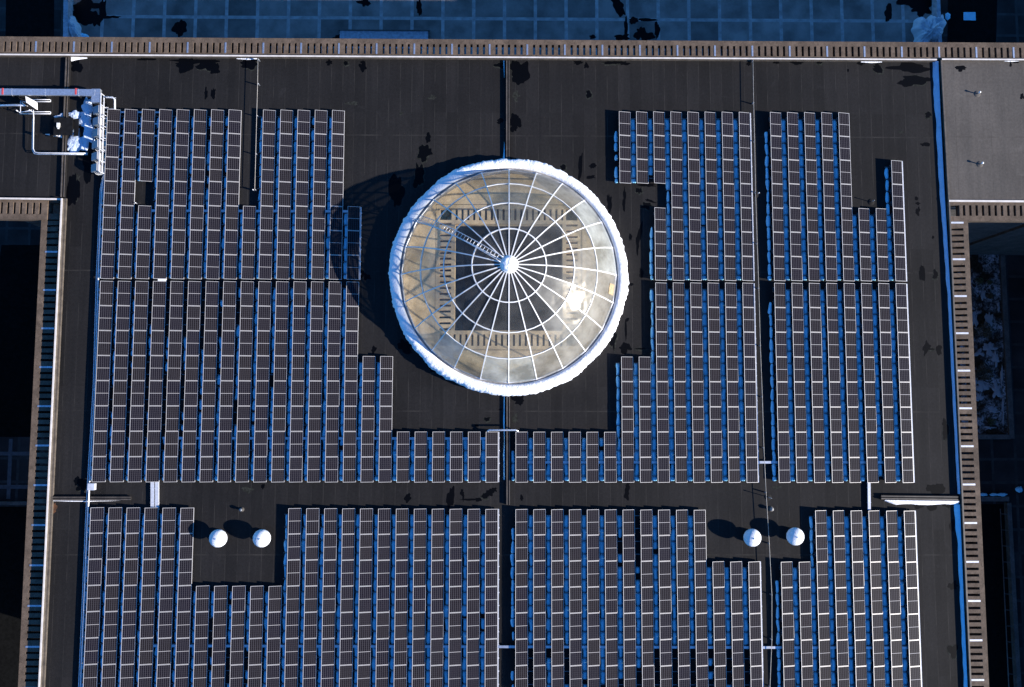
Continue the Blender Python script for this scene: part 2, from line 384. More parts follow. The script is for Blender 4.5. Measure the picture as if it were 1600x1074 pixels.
run(2, 5, 0, 4, 6); run(2, 6, 0, 4, 6); run(2, 7, 0, 2, 6)
for i in range(8): run(2, i, 1, 0, 7)
for i in range(8): run(2, i, 2, 2 if i < 2 else 0, 7)
BL = {(0, 0): 'upper block left of the dome', (0, 1): 'middle block left of the dome', (0, 2): 'lower left block below the walkway',
      (1, 0): 'upper block just right of the dome', (1, 1): 'middle block just right of the dome', (1, 2): 'lower centre block below the walkway',
      (2, 0): 'upper far right block', (2, 1): 'middle far right block', (2, 2): 'lower far right block'}
have = set()
for s, i, b, r0, r1 in runs:
    for r in range(r0, r1 + 1): have.add((s, i, b, r))
for s, i, b, r0, r1 in runs:
    ks = sorted({q[1] for q in runs if q[0] == s and q[2] == b}); o = ORD[ks.index(i)]
    extra = ''
    if (s, i, b) in ((0, 2, 0), (1, 8, 0)): extra = ', upper piece' if r0 == 0 else ', lower piece'
    lab = f"{o} solar panel row from the left, {BL[(s, b)]}{extra}"
    x = colx(s, i); y = rowy(b, r0, x); n = r1 - r0 + 1
    rt = thing('solar_panel_row', lab, 'solar panels', (x, y, 0), 'rows of solar panels on the roof')
    kind = ''
    if (s, i - 1, b, r1) in have: kind += 'l'
    if (s, i + 1, b, r0) not in have and (s, i + 1, b, r1) not in have: kind += 'e'
    elif i == 7 and s == 0 and b == 0: kind += ''
    rk = bpy.data.objects.new('rack', rack_mesh(n, kind)); COL.objects.link(rk); rk.parent = rt
    for k in range(n):
        p = bpy.data.objects.new('solar_panel', PM); COL.objects.link(p); p.parent = rt; p.location = (random.uniform(-.006, .006), -k * Q, random.uniform(-.004, .004))
        p.rotation_euler = (random.uniform(-.003, .003), random.uniform(-.006, .006), 0)

# strips of old snow left in the shade behind the rows
def blob_strip(mb, x0, x1, y0, y1, h, m, seed=0, taper=(0, 0), n=None):
    "long low mound between x0..x1, from y1 down to y0"
    n = n or max(4, int((y1 - y0) / .12)); L = 7; vs = []; fs = []
    for j in range(n + 1):
        t = j / n; y = y0 + (y1 - y0) * t
        e = min(1, min(t, 1 - t) * n / 1.6 + .35)
        wl = noise.noise(Vector((seed * 3.1, y * 1.3, 0))) * .10; wr = noise.noise(Vector((seed * 5.7 + 9, y * 1.3, 4))) * .07
        a = x0 + wl + (1 - e) * .08 + taper[0] * t; c = x1 + wr - (1 - e) * .08
        hh = h * e * (1 + .35 * noise.noise(Vector((seed, y * 2, 7))))
        for k in range(L):
            u = k / (L - 1); vs.append((a + (c - a) * u, y, hh * math.sin(math.pi * u) ** .55 if 0 < k < L - 1 else 0.0))
    for j in range(n):
        for k in range(L - 1): q = j * L + k; fs.append((q, q + 1, q + L + 1, q + L))
    mb.add(vs, fs, m, True)
snow_mb = MB()
for s, i, b, r0, r1 in runs:
    x = colx(s, i); y0 = rowy(b, r0, x)
    first = not any((s, i - 1, b, r) in have for r in range(r0, r1 + 1))
    for k in range(r0, r1 + 1):
        for hlf in (0, 1):
            yt = rowy(b, k, x) - hlf - .53 if hlf == 0 else rowy(b, k, x) - 1.53
            pos = Vector((x * .12, yt * .16, 3.3)); nz = noise.noise(pos) + .45 * noise.noise(Vector((x * .7, yt * .35, 8)))
            dens = {0: .5, 1: .8, 2: .8}[s]
            if s == 0 and b == 1: dens = .34 if i < 15 else .8
            if s == 0 and b == 0: dens = .45
            if s == 0 and b == 2: dens = .46 if i < 11 else .66
            if s == 1 and b == 2 and k >= 5: dens = .12
            last = (k == r1 and hlf == 1)
            if nz + dens < 0 or (first and k == r0 and hlf == 0 and s > 0): continue
            alone = (s, i - 1, b, k) not in have
            w = random.uniform(-.03, .03)
            xl = x - (.36 if not alone else .34) + w - (.0 if s else -.03); xr = x - .07 if alone else x + (.05 if s == 0 else .02)
            if s == 0: xl -= .02
            yb = yt - (.95 if not last else .36)
            if not last and nz + dens < .12: yb += random.uniform(.1, .5)
            blob_strip(snow_mb, xl, xr, yb, yt, .12 + .05 * random.random(), M['snow_shade_blue'], seed=i + 31 * s + 7 * b)
tag(snow_mb.build('leftover_snow'), 'strips of old snow, shade blue painted in, between the solar panel rows', 'snow', kind='stuff')

# cable trays that cross the gaps between the rows
def tray(pts, w, z0, z1, label, m='alu', group='metal cable trays on the roof', feet=True, name='cable_tray', cat='cable tray'):
    P = pts[0]; c = (P[0], P[1], 0)
    rt = thing(name, label, cat, c, group); mb = MB()
    for a, b2 in zip(pts[:-1], pts[1:]):
        mb.bar(a, b2, -w / 2, w / 2, z0, z1 - .02, M[m])
        mb.bar(a, b2, -w / 2 - .01, w / 2 + .01, z1 - .018, z1, M[m])
        A = Vector(a[:2]); B = Vector(b2[:2]); Ln = (B - A).length; k = max(1, int(Ln / 2.8))
        for j in range(k + 1):
            p = A + (B - A) * ((j + .5) / (k + 1)); d = (B - A).normalized() * .06
            if feet and z0 > .02: ft = MB(); ft.bar(p - d, p + d, -w / 2 - .08, w / 2 + .08, 0, z0, M['rubber']); ft.build('support', rt, c)
            mb.bar(p - d * .3, p + d * .3, -w / 2 - .03, w / 2 + .03, z0 + .01, z1 + .012, M[m])
    mb.build('duct', rt, c)
    return rt
yA = rowy(0, 4) - .5 + .12
tray([(XL(2) + .5, yA), (XL(14) + .45, yA)], .17, .158, .235, 'cable tray crossing the upper rows left of the dome')
yB = rowy(1, 6) - .55
tray([(XL(4) - .30, yB), (XL(22) + .4, yB)], .17, .158, .235, 'cable tray crossing the middle block left of the dome')
yB2 = rowy(1, 7) - .52 + .10
tray([(XR1 + .9, yB2 + .0), (XR2 + 7 * PP + .3, yB2 + .03)], .17, .158, .235, 'cable tray crossing the middle blocks right of the dome')
yC = rowy(2, 5, 20) - .62
tray([(XL(3) + .9, yC + .05), (XR1 + 13 * PP + 1.2, yC - .12), (XR2 + 7 * PP + .3, yC - .16)], .17, .158, .235, 'long cable tray crossing the lower rows along the photo bottom')
p1, p2 = xy(237.5, 753, .2), xy(237.5, 796, .2)
for dx, w in ((0, 'left'), (7.0, 'right')):
    tray([xy(238 + dx, 752, .2), xy(238 + dx, 797, .2)], .26, .06, .2, f'{w} one of two white cable trays crossing the walkway side by side', 'alu_bright')
tray([xy(1358, 751, .2), xy(1358.5, 797, .2)], .2, .06, .2, 'narrow white cable tray crossing the walkway near the right wall', 'alu_bright')
# long conduit along the left edge of the array
def conduit(pts, r, label, name='conduit_pipe', m='alu_bright', feet=0.0, group=None, cat='pipe', n=8):
    c = (pts[0][0], pts[0][1], 0); rt = thing(name, label, cat, c, group); mb = MB()
    mb.tube(pts, r, M[m], n); mb.build('pipe', rt, c)
    if feet:
        for a, b2 in zip(pts[:-1], pts[1:]):
            A = Vector(a); B = Vector(b2); Ln = (B - A).length
            if Ln < 1: continue
            k = max(1, int(Ln / feet))
            for j in range(k):
                p = A + (B - A) * ((j + .5) / k); ft = MB(); ft.box(p.x - .09, p.x + .09, p.y - .09, p.y + .09, 0, p.z - r * .8, M['rubber']); ft.build('foot', rt, c)
    return rt
def P3(u, v, z): p = at(u, v, z); return (p.x, p.y, z)
conduit([P3(164, 262, .28), P3(159, 300, .28), P3(153.5, 437, .28), P3(149, 600, .28), P3(140, 752, .28), P3(137.5, 800, .28), P3(126, 1074, .28), P3(123, 1140, .28)], .062,
        'long pale conduit running down the left edge of the solar array', feet=2.0)
conduit([P3(160.5, 275, .2), P3(156.5, 300, .2), P3(150.5, 437, .2), P3(146, 600, .2), P3(137, 752, .2), P3(134.5, 800, .2), P3(123, 1074, .2), P3(120, 1140, .2)], .04,
        'thinner grey conduit beside the long pale one, left edge of array', m='alu')
# junction box where the conduits cross the walkway
def box_thing(name, label, cat, u, v, wx, wy, z0, z1, m='alu_bright', group=None, parts=None):
    c = at(u, v, z1); rt = thing(name, label, cat, (c.x, c.y, 0), group); cc = (c.x, c.y, 0)
    mb = MB(); mb.box(c.x - wx / 2, c.x + wx / 2, c.y - wy / 2, c.y + wy / 2, z0, z1 - .03, M[m]); mb.build('body', rt, cc)
    mb = MB(); mb.box(c.x - wx / 2 - .015, c.x + wx / 2 + .015, c.y - wy / 2 - .015, c.y + wy / 2 + .015, z1 - .028, z1, M[m]); mb.build('lid', rt, cc)
    if z0 > 0:
        for sx in (-1, 1):
            mb = MB(); mb.box(c.x + sx * wx * .35 - .03, c.x + sx * wx * .35 + .03, c.y - wy * .4, c.y + wy * .4, 0, z0, M['rack']); mb.build('leg', rt, cc)
    return rt
box_thing('junction_box', 'pale square junction box on the conduits at the walkway', 'electrical box', 142, 761, .5, .5, .1, .45)
box_thing('junction_box', 'small white box in the gap between upper and middle blocks', 'electrical box', 253, 437.5, .62, .16, .18, .34, 'white')

# ------------------------------------------------------------------ main roof, wings, copings
DC = at(795, 430, .9); DCX, DCY = DC.x, DC.y      # dome centre
HS = 5.95                                          # half side of the slotted square
SB = 1180                                          # photo row to which the building is carried below the frame
TL, TR, BR, BLc = xy(103, 86), xy(1476, 93), xy(1519, SB), xy(56, SB)
roof = MB()
hole = [(DCX - HS, DCY + HS), (DCX + HS, DCY + HS), (DCX + HS, DCY - HS), (DCX - HS, DCY - HS)]
outer = [TL, TR, BR, BLc]
for k in range(4):
    a, b2 = outer[k], outer[(k + 1) % 4]; c, d = hole[(k + 1) % 4], hole[k]
    roof.add([(a[0], a[1], 0), (b2[0], b2[1], 0), (c[0], c[1], 0), (d[0], d[1], 0)], [(3, 2, 1, 0)], M['roof'])
tag(roof.build('main_roof'), 'black membrane roof carrying the solar array', 'roof', kind='structure')
wl = MB(); wl.poly([xy(-60, 84), xy(103, 86), xy(94, 311), xy(-60, 310)], -.006, M['roof'])
tag(wl.build('left_wing_roof'), 'black roof of the left wing', 'roof', kind='structure')
ZW = .22
wr = MB(); wr.poly([xy(1472, 94, ZW), xy(1700, 95, ZW), xy(1700, 315, ZW), xy(1481.5, 315, ZW)], ZW, M['roof_grey'])
tag(wr.build('right_wing_roof'), 'weathered grey roof of the right wing', 'roof', kind='structure')

# building volume under the roofs
def wall(name, P, Qp, w0, w1, z0, z1, label, m='concrete_dk', group='building walls'):
    mb = MB(); mb.bar(P, Qp, w0, w1, z0, z1, M[m]); c = ((P[0] + Qp[0]) / 2, (P[1] + Qp[1]) / 2, z0)
    return tag(mb.build(name, loc=c), label, 'wall', group)
ZG = -22.5

def coping(P, Qp, w0, w1, z0, z1, label, m='coping', cap=.03, name='roof_coping', inner=None):
    c = ((P[0] + Qp[0]) / 2, (P[1] + Qp[1]) / 2, 0); rt = thing(name, label, 'roof edge', c)
    mb = MB(); mb.bar(P, Qp, w0 + .01, w1 - .01, z0, z1 - cap, M[inner or m]); mb.build('upstand', rt, c)
    mb = MB(); mb.bar(P, Qp, w0, w1, z1 - cap, z1, M[m]); mb.build('metal_cap', rt, c); return rt
# top edge
zc = .42
coping(xy(-60, 85.4, zc), xy(1464, 93.8, zc), -.03, .09, -1.5, zc, 'thin pale coping along the upper edge of the roof', inner='coping_dk')
coping(xy(1472, 93.2, .44), xy(1700, 94.2, .44), -.03, .09, -1.5, .44, 'thin pale coping along the top of the grey right wing roof', inner='coping_dk')
coping(xy(-60, 309, .3), xy(95, 311, .3), -.09, .05, -1.5, .3, 'thin pale coping along the bottom of the left wing roof', inner='coping_dk')
coping(xy(1483, 313.6, ZW + .14), xy(1700, 315, ZW + .14), -.10, .06, -1.5, ZW + .14, 'thick white coping along the bottom of the grey right wing roof')
# left edge: white coping and a lower brown flashing beside it
coping(xy(96.5, 310, .48), xy(56, SB, .48), -.07, .07, -1.5, .48, 'white coping running down the left edge of the roof', inner='coping_dk')
coping(xy(100.5, 310, .2), xy(60.5, SB, .2), -.02, .16, .0, .2, 'brown flashing beside the white coping on the left roof edge', 'coping_dk')
# right edge: tall upstand
coping(xy(1470.5, 94, .33), xy(1482.5, 314, .33), -.02, .10, 0.0, .33, 'dark upstand between the black roof and the grey right wing', 'coping_dk')
coping(xy(1482.5, 314, .33), xy(1521, SB, .33), -.01, .11, -1.5, .33, 'long dark upstand down the right edge of the roof', 'coping_dk')

# curbs over expansion joints
def curb(u0, v0, u1, v1, w, h, label):
    P, Qp = xy(u0, v0, h), xy(u1, v1, h); c = (P[0], P[1], 0); rt = thing('joint_curb', label, 'roof curb', c, 'curbs over the roof joints')
    mb = MB(); mb.bar(P, Qp, -w / 2, w / 2, 0, h - .05, M['roof']); mb.build('curb', rt, c)
    mb = MB(); mb.bar(P, Qp, -w / 2 - .03, w / 2 + .03, h - .05, h - .01, M['roof']); mb.bar(P, Qp, -w * .42, -w * .14, h - .008, h + .02, M['coping_dk']); mb.bar(P, Qp, w * .22, w * .42, h - .008, h + .02, M['coping_dk']); mb.build('cover', rt, c)
curb(793.5, 95, 793.5, 249, .32, .2, 'raised dark joint curb between the top edge and the dome')
curb(794, 609, 794, 789, .32, .22, 'raised dark joint curb running down from the dome to the walkway')
curb(105.5, 90, 97.5, 308, .36, .2, 'raised joint curb between the left wing and the main roof')
curb(80, 779, 204, 779, .28, .2, 'short dark curb at the left end of the walkway')
curb(1377, 777.5, 1497, 779, .34, .22, 'short dark curb at the right end of the walkway')

# ------------------------------------------------------------------ slotted concrete trellises
CONC = M['concrete']
def trellis(P, Qp, z, inner, slot, outer_w, label, t0=.3, t1=None, phase=0, pitch=.52, sw=.2, cover='alu_bright', depth=.55, covers=True, m=CONC, name='slotted_sunshade', cover_seq=6, close_ends=True):
    "concrete deck along P->Q lying to the left of travel: solid band, slots, solid band"
    Pv = Vector(P[:2]); Qv = Vector(Qp[:2]); d = (Qv - Pv).normalized(); Ln = (Qv - Pv).length; t1 = Ln if t1 is None else t1
    c = (P[0], P[1], z); rt = thing(name, label, 'slotted sunshade', c, 'slotted concrete sunshades'); mb = MB()
    def seg(a, b2, w0, w1, z0, z1, mat_, mbx): mbx.bar(Pv + d * a, Pv + d * b2, w0, w1, z0, z1, mat_)
    if inner > 0: seg(0, Ln, 0, inner, z - depth, z, m, mb)
    seg(0, Ln, inner + slot, inner + slot + outer_w, z - depth, z, m, mb)
    t = t0; k = phase; a = 0.0
    while t < t1:
        if covers and k % cover_seq == 0:
            seg(a, t - .02, inner, inner + slot, z - depth, z - .001, m, mb)
            cv = MB(); seg(t - .02, t + .12, inner - .02 if inner else inner, inner + slot + .02, z + .004, z + .02, M[cover], cv); cv.build('joint_cover', rt, c)
            a = t + .12
        else:
            seg(a, t, inner, inner + slot, z - depth, z - .001, m, mb)
            a = t + sw
        t += pitch; k += 1
    if a < t1: seg(a, t1, inner, inner + slot, z - depth, z - .001, m, mb)
    mb.build('concrete_deck', rt, c); return rt
# top: travel right -> left would put "left" below, so travel left->right (left = up)
zt = .12
P, Qp = xy(-60, 83.6, zt), xy(1700, 94.2, zt)
trellis(P, Qp, zt, .17, .87, .42, 'slotted concrete sunshade along the whole top edge of the building', t0=.3, phase=1, pitch=.5195, sw=.19, cover='alu')
zl = -.06
P, Qp = xy(94.3, 343, zl), xy(54.0, SB, zl)      # travel downwards: left of travel is to the right, so go upwards instead
trellis(Qp, P, zl, .0, 1.08, .46, 'slotted sunshade down the left edge of the roof, mostly shaded', cover='alu', phase=3, pitch=.5195, sw=.19)
zr = .27
P, Qp = xy(1485, 345, zr), xy(1521.6, SB, zr)
trellis(P, Qp, zr, .04, 1.0, .40, 'sunlit slotted sunshade down the right edge of the roof', phase=0, t0=.12, pitch=.5035, sw=.2)
# wing sunshades and corner pieces
P, Qp = xy(75, 313, zl + .12), xy(-60, 311, zl + .12)
trellis(P, Qp, zl + .12, .22, .95, .45, 'slotted sunshade below the left wing roof', covers=False, t0=.5, sw=.2)
P, Qp = xy(1700, 316.5, zr), xy(1500, 315.5, zr)
trellis(P, Qp, zr, .28, .88, .42, 'slotted sunshade below the grey right wing roof', covers=False, t0=.25, sw=.2, t1=None)
def corner(u0, v0, u1, v1, z, hu0, hv0, hu1, hv1, label):
    a, b2 = xy(u0, v1, z), xy(u1, v0, z); h0, h1 = xy(hu0, hv1, z), xy(hu1, hv0, z)
    c = ((a[0] + b2[0]) / 2, (a[1] + b2[1]) / 2, z); mb = MB(); dz = z - .55
    x0, y0 = a; x1, y1 = b2; X0, Y0 = h0; X1, Y1 = h1; e = .002
    mb.box(x0, x1, Y1, y1, dz, z - e, CONC); mb.box(x0, x1, y0, Y0, dz, z - e, CONC); mb.box(x0, X0, Y0, Y1, dz, z - e, CONC); mb.box(X1, x1, Y0, Y1, dz, z - e, CONC)
    tag(mb.build('sunshade_corner', loc=c), label, 'slotted sunshade', 'corner pieces of the sunshades')
corner(75.3, 311, 95.2, 343, zl, 76.5, 316.5, 93.6, 334, 'corner of the left sunshades with a square dark opening')
corner(1482, 315.5, 1499.9, 345, zr, 1483.2, 321, 1499, 338, 'corner of the right sunshades with a square dark opening')
mb = MB(); p = xy(66, 344, zl); mb.box(p[0], xy(75.3, 0, zl)[0], p[1] - .0, xy(0, 333.8, zl)[1], zl - .55, zl - .003, CONC); tag(mb.build('sunshade_corner', loc=(p[0], p[1], zl)), 'plain outer corner block of the left sunshades', 'slotted sunshade', 'corner pieces of the sunshades')
mb = MB(); p = xy(1499.9, 345, zr); mb.box(p[0], p[0] + .42, p[1] - .0, xy(0, 338, zr)[1], zr - .55, zr - .003, CONC); tag(mb.build('sunshade_corner', loc=(p[0], p[1], zr)), 'plain outer corner block of the right sunshades', 'slotted sunshade', 'corner pieces of the sunshades')

# walls of the building below
wall('building_wall', xy(-60, 80, 0), xy(1700, 91, 0), -1.0, -.5, ZG, -.45, 'outer wall below the top edge of the roof')
wall('building_wall', xy(92, 300, 0), xy(52, SB, 0), .5, 1.0, ZG, -.62, 'outer wall below the left edge of the roof')
wall('building_wall', xy(1489, 330, 0), xy(1524, SB, 0), -1.6, -1.1, ZG, -.1, 'outer wall below the right edge of the roof')
wall('building_wall', xy(-60, 316, 0), xy(92, 318, 0), .4, .9, ZG, -.62, 'outer wall below the left wing')
wall('building_wall', xy(1489, 322, 0), xy(1700, 323, 0), .4, .9, ZG, -.1, 'outer wall below the right wing')

# ------------------------------------------------------------------ glass dome
z0 = .92; AR = 8.62; H = 4.8; SR = (AR * AR + H * H) / (2 * H); cz = z0 + H - SR
dome = thing('glass_dome', 'large round glass dome with white radial ribs ringed by snow', 'glass dome', (DCX, DCY, 0))
DL = (DCX, DCY, 0)
radii = [AR, 6.84, 4.95, 2.78, .55]
def dp(r, ang, off=0.0):
    zz = math.sqrt(SR * SR - r * r); s = (SR + off) / SR
    return Vector((DCX + r * s * math.cos(ang), DCY + r * s * math.sin(ang), cz + zz * s))
NR = 24
for k in range(NR):
    a = 2 * math.pi * k / NR; mb = MB()
    t = Vector((-math.sin(a), math.cos(a), 0))
    rs = [AR, 7.75, 6.84, 5.9, 4.95, 3.9, 2.78, 1.7, .5]
    vs = []; fs = []
    w = .040
    for r in rs:
        for o, ww in ((-.05, -w), (-.05, w), (.04, w), (.04, -w)): vs.append(dp(r, a, o) + t * ww)
    for j in range(len(rs) - 1):
        for q in range(4): fs.append((j * 4 + q, j * 4 + (q + 1) % 4, j * 4 + 4 + (q + 1) % 4, j * 4 + 4 + q))
    fs += [(3, 2, 1, 0), tuple(len(vs) - 4 + q for q in range(4))]
    mb.add(vs, [f[::-1] for f in fs], M['white']); mb.build('rib', dome, DL)
for r, w in ((6.84, .032), (4.95, .036), (2.78, .040)):
    mb = MB(); vs = []; fs = []
    n = 48
    for k in range(n):
        a = 2 * math.pi * k / n
        c = dp(r, a, 0); rad = Vector((math.cos(a), math.sin(a), 0)); nn = (c - Vector((DCX, DCY, cz))).normalized(); tt = nn.cross(Vector((-math.sin(a), math.cos(a), 0)))
        for o, ww in ((-.07, -w), (-.07, w), (.035, w), (.035, -w)): vs.append(c + nn * o + tt * ww)
    for k in range(n):
        for q in range(4): fs.append((k * 4 + q, ((k + 1) % n) * 4 + q, ((k + 1) % n) * 4 + (q + 1) % 4, k * 4 + (q + 1) % 4))
    mb.add(vs, [f[::-1] for f in fs], M['white']); mb.build('ring_beam', dome, DL)
frost = {(0, k): 'frost' for k in (0, 1, 2, 17, 18, 15)}
frost.update({(0, 23): 'dusty', (0, 22): 'dusty', (0, 21): 'dusty', (0, 20): 'dusty', (0, 19): 'dusty', (0, 4): 'dusty', (0, 3): 'dusty', (1, 0): 'dusty', (1, 22): 'dusty', (1, 23): 'dusty', (1, 21): 'dusty', (1, 20): 'dusty', (2, 22): 'dusty', (2, 21): 'dusty', (0, 14): 'dusty'})
for band in range(4):
    for k in range(NR):
        a0 = 2 * math.pi * k / NR; a1 = 2 * math.pi * (k + 1) / NR; mb = MB()
        g = frost.get((band, k)); mm = M['glass_frost'] if g == 'frost' else M['glass_dusty'] if g == 'dusty' else M['glass']
        n = 4; vs = []; fs = []
        for i in range(n + 1):
            r = radii[band] + (radii[band + 1] - radii[band]) * i / n
            for j in range(n + 1): vs.append(dp(r, a0 + (a1 - a0) * j / n, -.02))
        for i in range(n):
            for j in range(n): q = i * (n + 1) + j; fs.append((q, q + 1, q + n + 2, q + n + 1))
        mb.add(vs, fs, mm, True); o = mb.build('glass_pane', dome, DL)
        if g == 'frost': o['label'] = 'milky frosted glass pane'
# small tan board in a right hand pane
mb = MB(); a0, a1 = R(-11.5), R(-5.5)
vs = [dp(8.45, a0, .03), dp(8.45, a1, .03), dp(8.0, a1, .03), dp(8.0, a0, .03)]; vs += [v + Vector((0, 0, -.03)) for v in vs]
mb.add(vs, [(0, 1, 2, 3), (7, 6, 5, 4), (0, 4, 5, 1), (1, 5, 6, 2), (2, 6, 7, 3), (3, 7, 4, 0)], simple('tan_board', (.33, .24, .13), .7)); o = mb.build('patch_board', dome, DL); o['label'] = 'small tan board patching a pane on the right'
# hub
zh = cz + SR
mb = MB(); mb.lathe([(.66, zh - .22), (.68, zh + .05), (.62, zh + .10), (.0, zh + .10)], M['white'], 32, (DCX, DCY)); hub = mb.build('hub', dome, DL)
def hubn(t, j, r, z):
    q = noise.noise(Vector((math.cos(t) * 3, math.sin(t) * 3, j * .6))); return (r * (1 + .05 * q), z + .04 * q)
mb = MB(); mb.lathe([(.57, zh + .10), (.56, zh + .17), (.45, zh + .24), (.28, zh + .28), (.12, zh + .30), (.0, zh + .30)], M['snow'], 28, (DCX, DCY), fn=hubn); mb.build('snow_cap', hub, DL)
# base: curb wall and metal rim
mb = MB(); mb.lathe([(8.86, .0), (8.86, .86), (8.55, .86), (8.55, -.4)], M['coping_dk2'], 96, (DCX, DCY), smooth=False); mb.build('curb_wall', dome, DL)
mb = MB(); mb.lathe([(8.54, .862), (8.54, .92), (8.58, .95), (8.64, .93), (8.66, .862)], M['alu_bright'], 24, (DCX, DCY), closed=True, smooth=False); mb.build('base_rim', dome, DL)
# ladder lying on the dome
lad = thing('curved_ladder', 'curved maintenance ladder lying on the upper left of the glass dome', 'ladder', (DCX, DCY, 0))
la = R(180 - 32.0); tl = Vector((-math.sin(la), math.cos(la), 0)); lw = .21
rads = [8.95, 8.55, 8.0, 7.2, 6.3, 5.4, 4.5, 3.6, 2.7, 1.8, 1.0, .62]
def lp(r, sgn): 
    if r > 8.62: return Vector((DCX + r * math.cos(la), DCY + r * math.sin(la), .98)) + tl * lw * sgn
    return dp(r, la, .22) + tl * lw * sgn
for sg in (-1, 1):
    mb = MB(); mb.tube([lp(r, sg) for r in rads], .026, M['alu_bright'], 6); mb.build('rail', lad, DL)
r = 8.4
while r > .8:
    mb = MB(); mb.tube([lp(r, -1), lp(r, 1)], .020, M['alu_bright'], 5); mb.build('rung', lad, DL)
    r -= .30 * math.sqrt(1 - (r / SR) ** 2)

# snow ring
SNR = random.Random(3)
def ringfn(t, j, r, z):
    p = Vector((math.cos(t) * 9, math.sin(t) * 9, j * .35)); c = noise.noise(p * .35) * .5 + noise.noise(p * 1.4) * .35 + noise.noise(p * 4.5) * .3
    amt = (0, .02, .04, .09, .18, .25, .27)[j]
    lobes = .055 * abs(noise.noise(p * 6.5)) * (j >= 3) + .12 * max(0, noise.noise(p * 2.7)) * (j >= 3)
    return (r + amt * c + lobes, z + (.07 * c if 0 < j < 5 else 0))
mb = MB(); mb.lathe([(8.72, .5), (8.75, .93), (8.95, 1.03), (9.32, .99), (9.50, .86), (9.60, .50), (9.60, .005)], M['snow'], 900, (DCX, DCY), fn=ringfn)
o = mb.build('snow_ring', loc=DL); tag(o, 'thick bank of snow ringing the foot of the glass dome', 'snow')

# inside of the dome
def ring_slab(mb, half, rad, z, m, n=96):
    "flat slab between a square hole and a circle"
    for k in range(n):
        a0 = 2 * math.pi * k / n; a1 = 2 * math.pi * (k + 1) / n
        def sq(a):
            c, s = math.cos(a), math.sin(a); t = half / max(abs(c), abs(s)); return (DCX + c * t, DCY + s * t, z)
        mb.add([sq(a0), sq(a1), (DCX + rad * math.cos(a1), DCY + rad * math.sin(a1), z), (DCX + rad * math.cos(a0), DCY + rad * math.sin(a0), z)], [(3, 2, 1, 0)], m)
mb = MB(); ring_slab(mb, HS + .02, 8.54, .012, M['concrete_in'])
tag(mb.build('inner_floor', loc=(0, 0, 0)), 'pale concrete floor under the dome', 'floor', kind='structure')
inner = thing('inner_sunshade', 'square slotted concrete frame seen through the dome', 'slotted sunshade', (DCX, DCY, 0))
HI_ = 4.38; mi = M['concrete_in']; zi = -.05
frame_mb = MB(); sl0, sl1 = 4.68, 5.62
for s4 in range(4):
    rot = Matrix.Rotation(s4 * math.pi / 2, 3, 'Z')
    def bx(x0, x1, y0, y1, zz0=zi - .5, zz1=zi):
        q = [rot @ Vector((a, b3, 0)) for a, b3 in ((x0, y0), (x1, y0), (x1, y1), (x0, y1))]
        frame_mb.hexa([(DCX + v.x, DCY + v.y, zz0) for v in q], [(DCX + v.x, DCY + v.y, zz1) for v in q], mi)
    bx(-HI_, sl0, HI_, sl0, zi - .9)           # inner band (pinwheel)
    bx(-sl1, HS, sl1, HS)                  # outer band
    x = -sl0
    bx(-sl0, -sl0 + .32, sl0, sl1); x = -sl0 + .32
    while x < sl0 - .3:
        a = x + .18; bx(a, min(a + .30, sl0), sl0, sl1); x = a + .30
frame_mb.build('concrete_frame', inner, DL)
# atrium below
mb = MB()
for P_, Q_ in (((DCX - HI_, DCY - HI_), (DCX + HI_, DCY - HI_)), ((DCX + HI_, DCY - HI_), (DCX + HI_, DCY + HI_)), ((DCX + HI_, DCY + HI_), (DCX - HI_, DCY + HI_)), ((DCX - HI_, DCY + HI_), (DCX - HI_, DCY - HI_))):
    mb.bar(P_, Q_, -1.9, -1.6, ZG, zi - .5, M['concrete_dk'])
    for q in (0, 1): mb.bar(P_, Q_, -1.6, -.25, ZG + 3 + q * 3 - .3, ZG + 3 + q * 3, M['concrete_dk'])
tag(mb.build('atrium_wall', loc=DL), 'dark galleried walls of the deep square shaft under the dome', 'wall')

# ------------------------------------------------------------------ low ground: terrace, courtyards
g = at(160, 26, ZG); g2 = at(208.2, 26, ZG); g3 = at(1268, 30, ZG)
pgx = (at(1268, 30, ZG).x - at(160, 26, ZG).x) / 23
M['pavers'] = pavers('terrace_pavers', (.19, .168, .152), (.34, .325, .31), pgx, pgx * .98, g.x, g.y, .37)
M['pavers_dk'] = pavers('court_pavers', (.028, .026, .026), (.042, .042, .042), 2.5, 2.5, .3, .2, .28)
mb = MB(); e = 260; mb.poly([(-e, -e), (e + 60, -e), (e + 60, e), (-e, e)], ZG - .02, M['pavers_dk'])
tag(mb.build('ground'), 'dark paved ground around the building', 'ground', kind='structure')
mb = MB(); mb.poly([xy(103, 100, ZG), xy(1466, 110, ZG), xy(1458, -420, ZG), xy(120, -420, ZG)], ZG + .0, M['pavers'])
tag(mb.build('terrace'), 'terrace paved in large slabs with pale bands', 'terrace', kind='structure')
def lowwall(pts, w, z0, z1, label, m='concrete_dk', name='low_wall', cat='wall', group='walls of the courtyards'):
    mb = MB(); 
    for a, b2 in zip(pts[:-1], pts[1:]): mb.bar(a, b2, -w / 2, w / 2, z0, z1, M[m])
    c = (pts[0][0], pts[0][1], z0); return tag(mb.build(name, loc=c), label, cat, group)
M['pale_cap'] = simple('pale_wall_cap', (.30, .32, .36), .7)
zw = ZG + 1.0
lowwall([xy(101.5, 100, zw), xy(104, -100, zw)], .5, ZG, zw, 'pale wall at the left end of the terrace', 'pale_cap')
lowwall([xy(1471, 110, zw), xy(1462, -100, zw)], .4, ZG, zw, 'pale wall at the right end of the terrace', 'pale_cap')
mb = MB(); a = xy(531, 48, ZG + .12); b2 = xy(669, 60, ZG + .12)
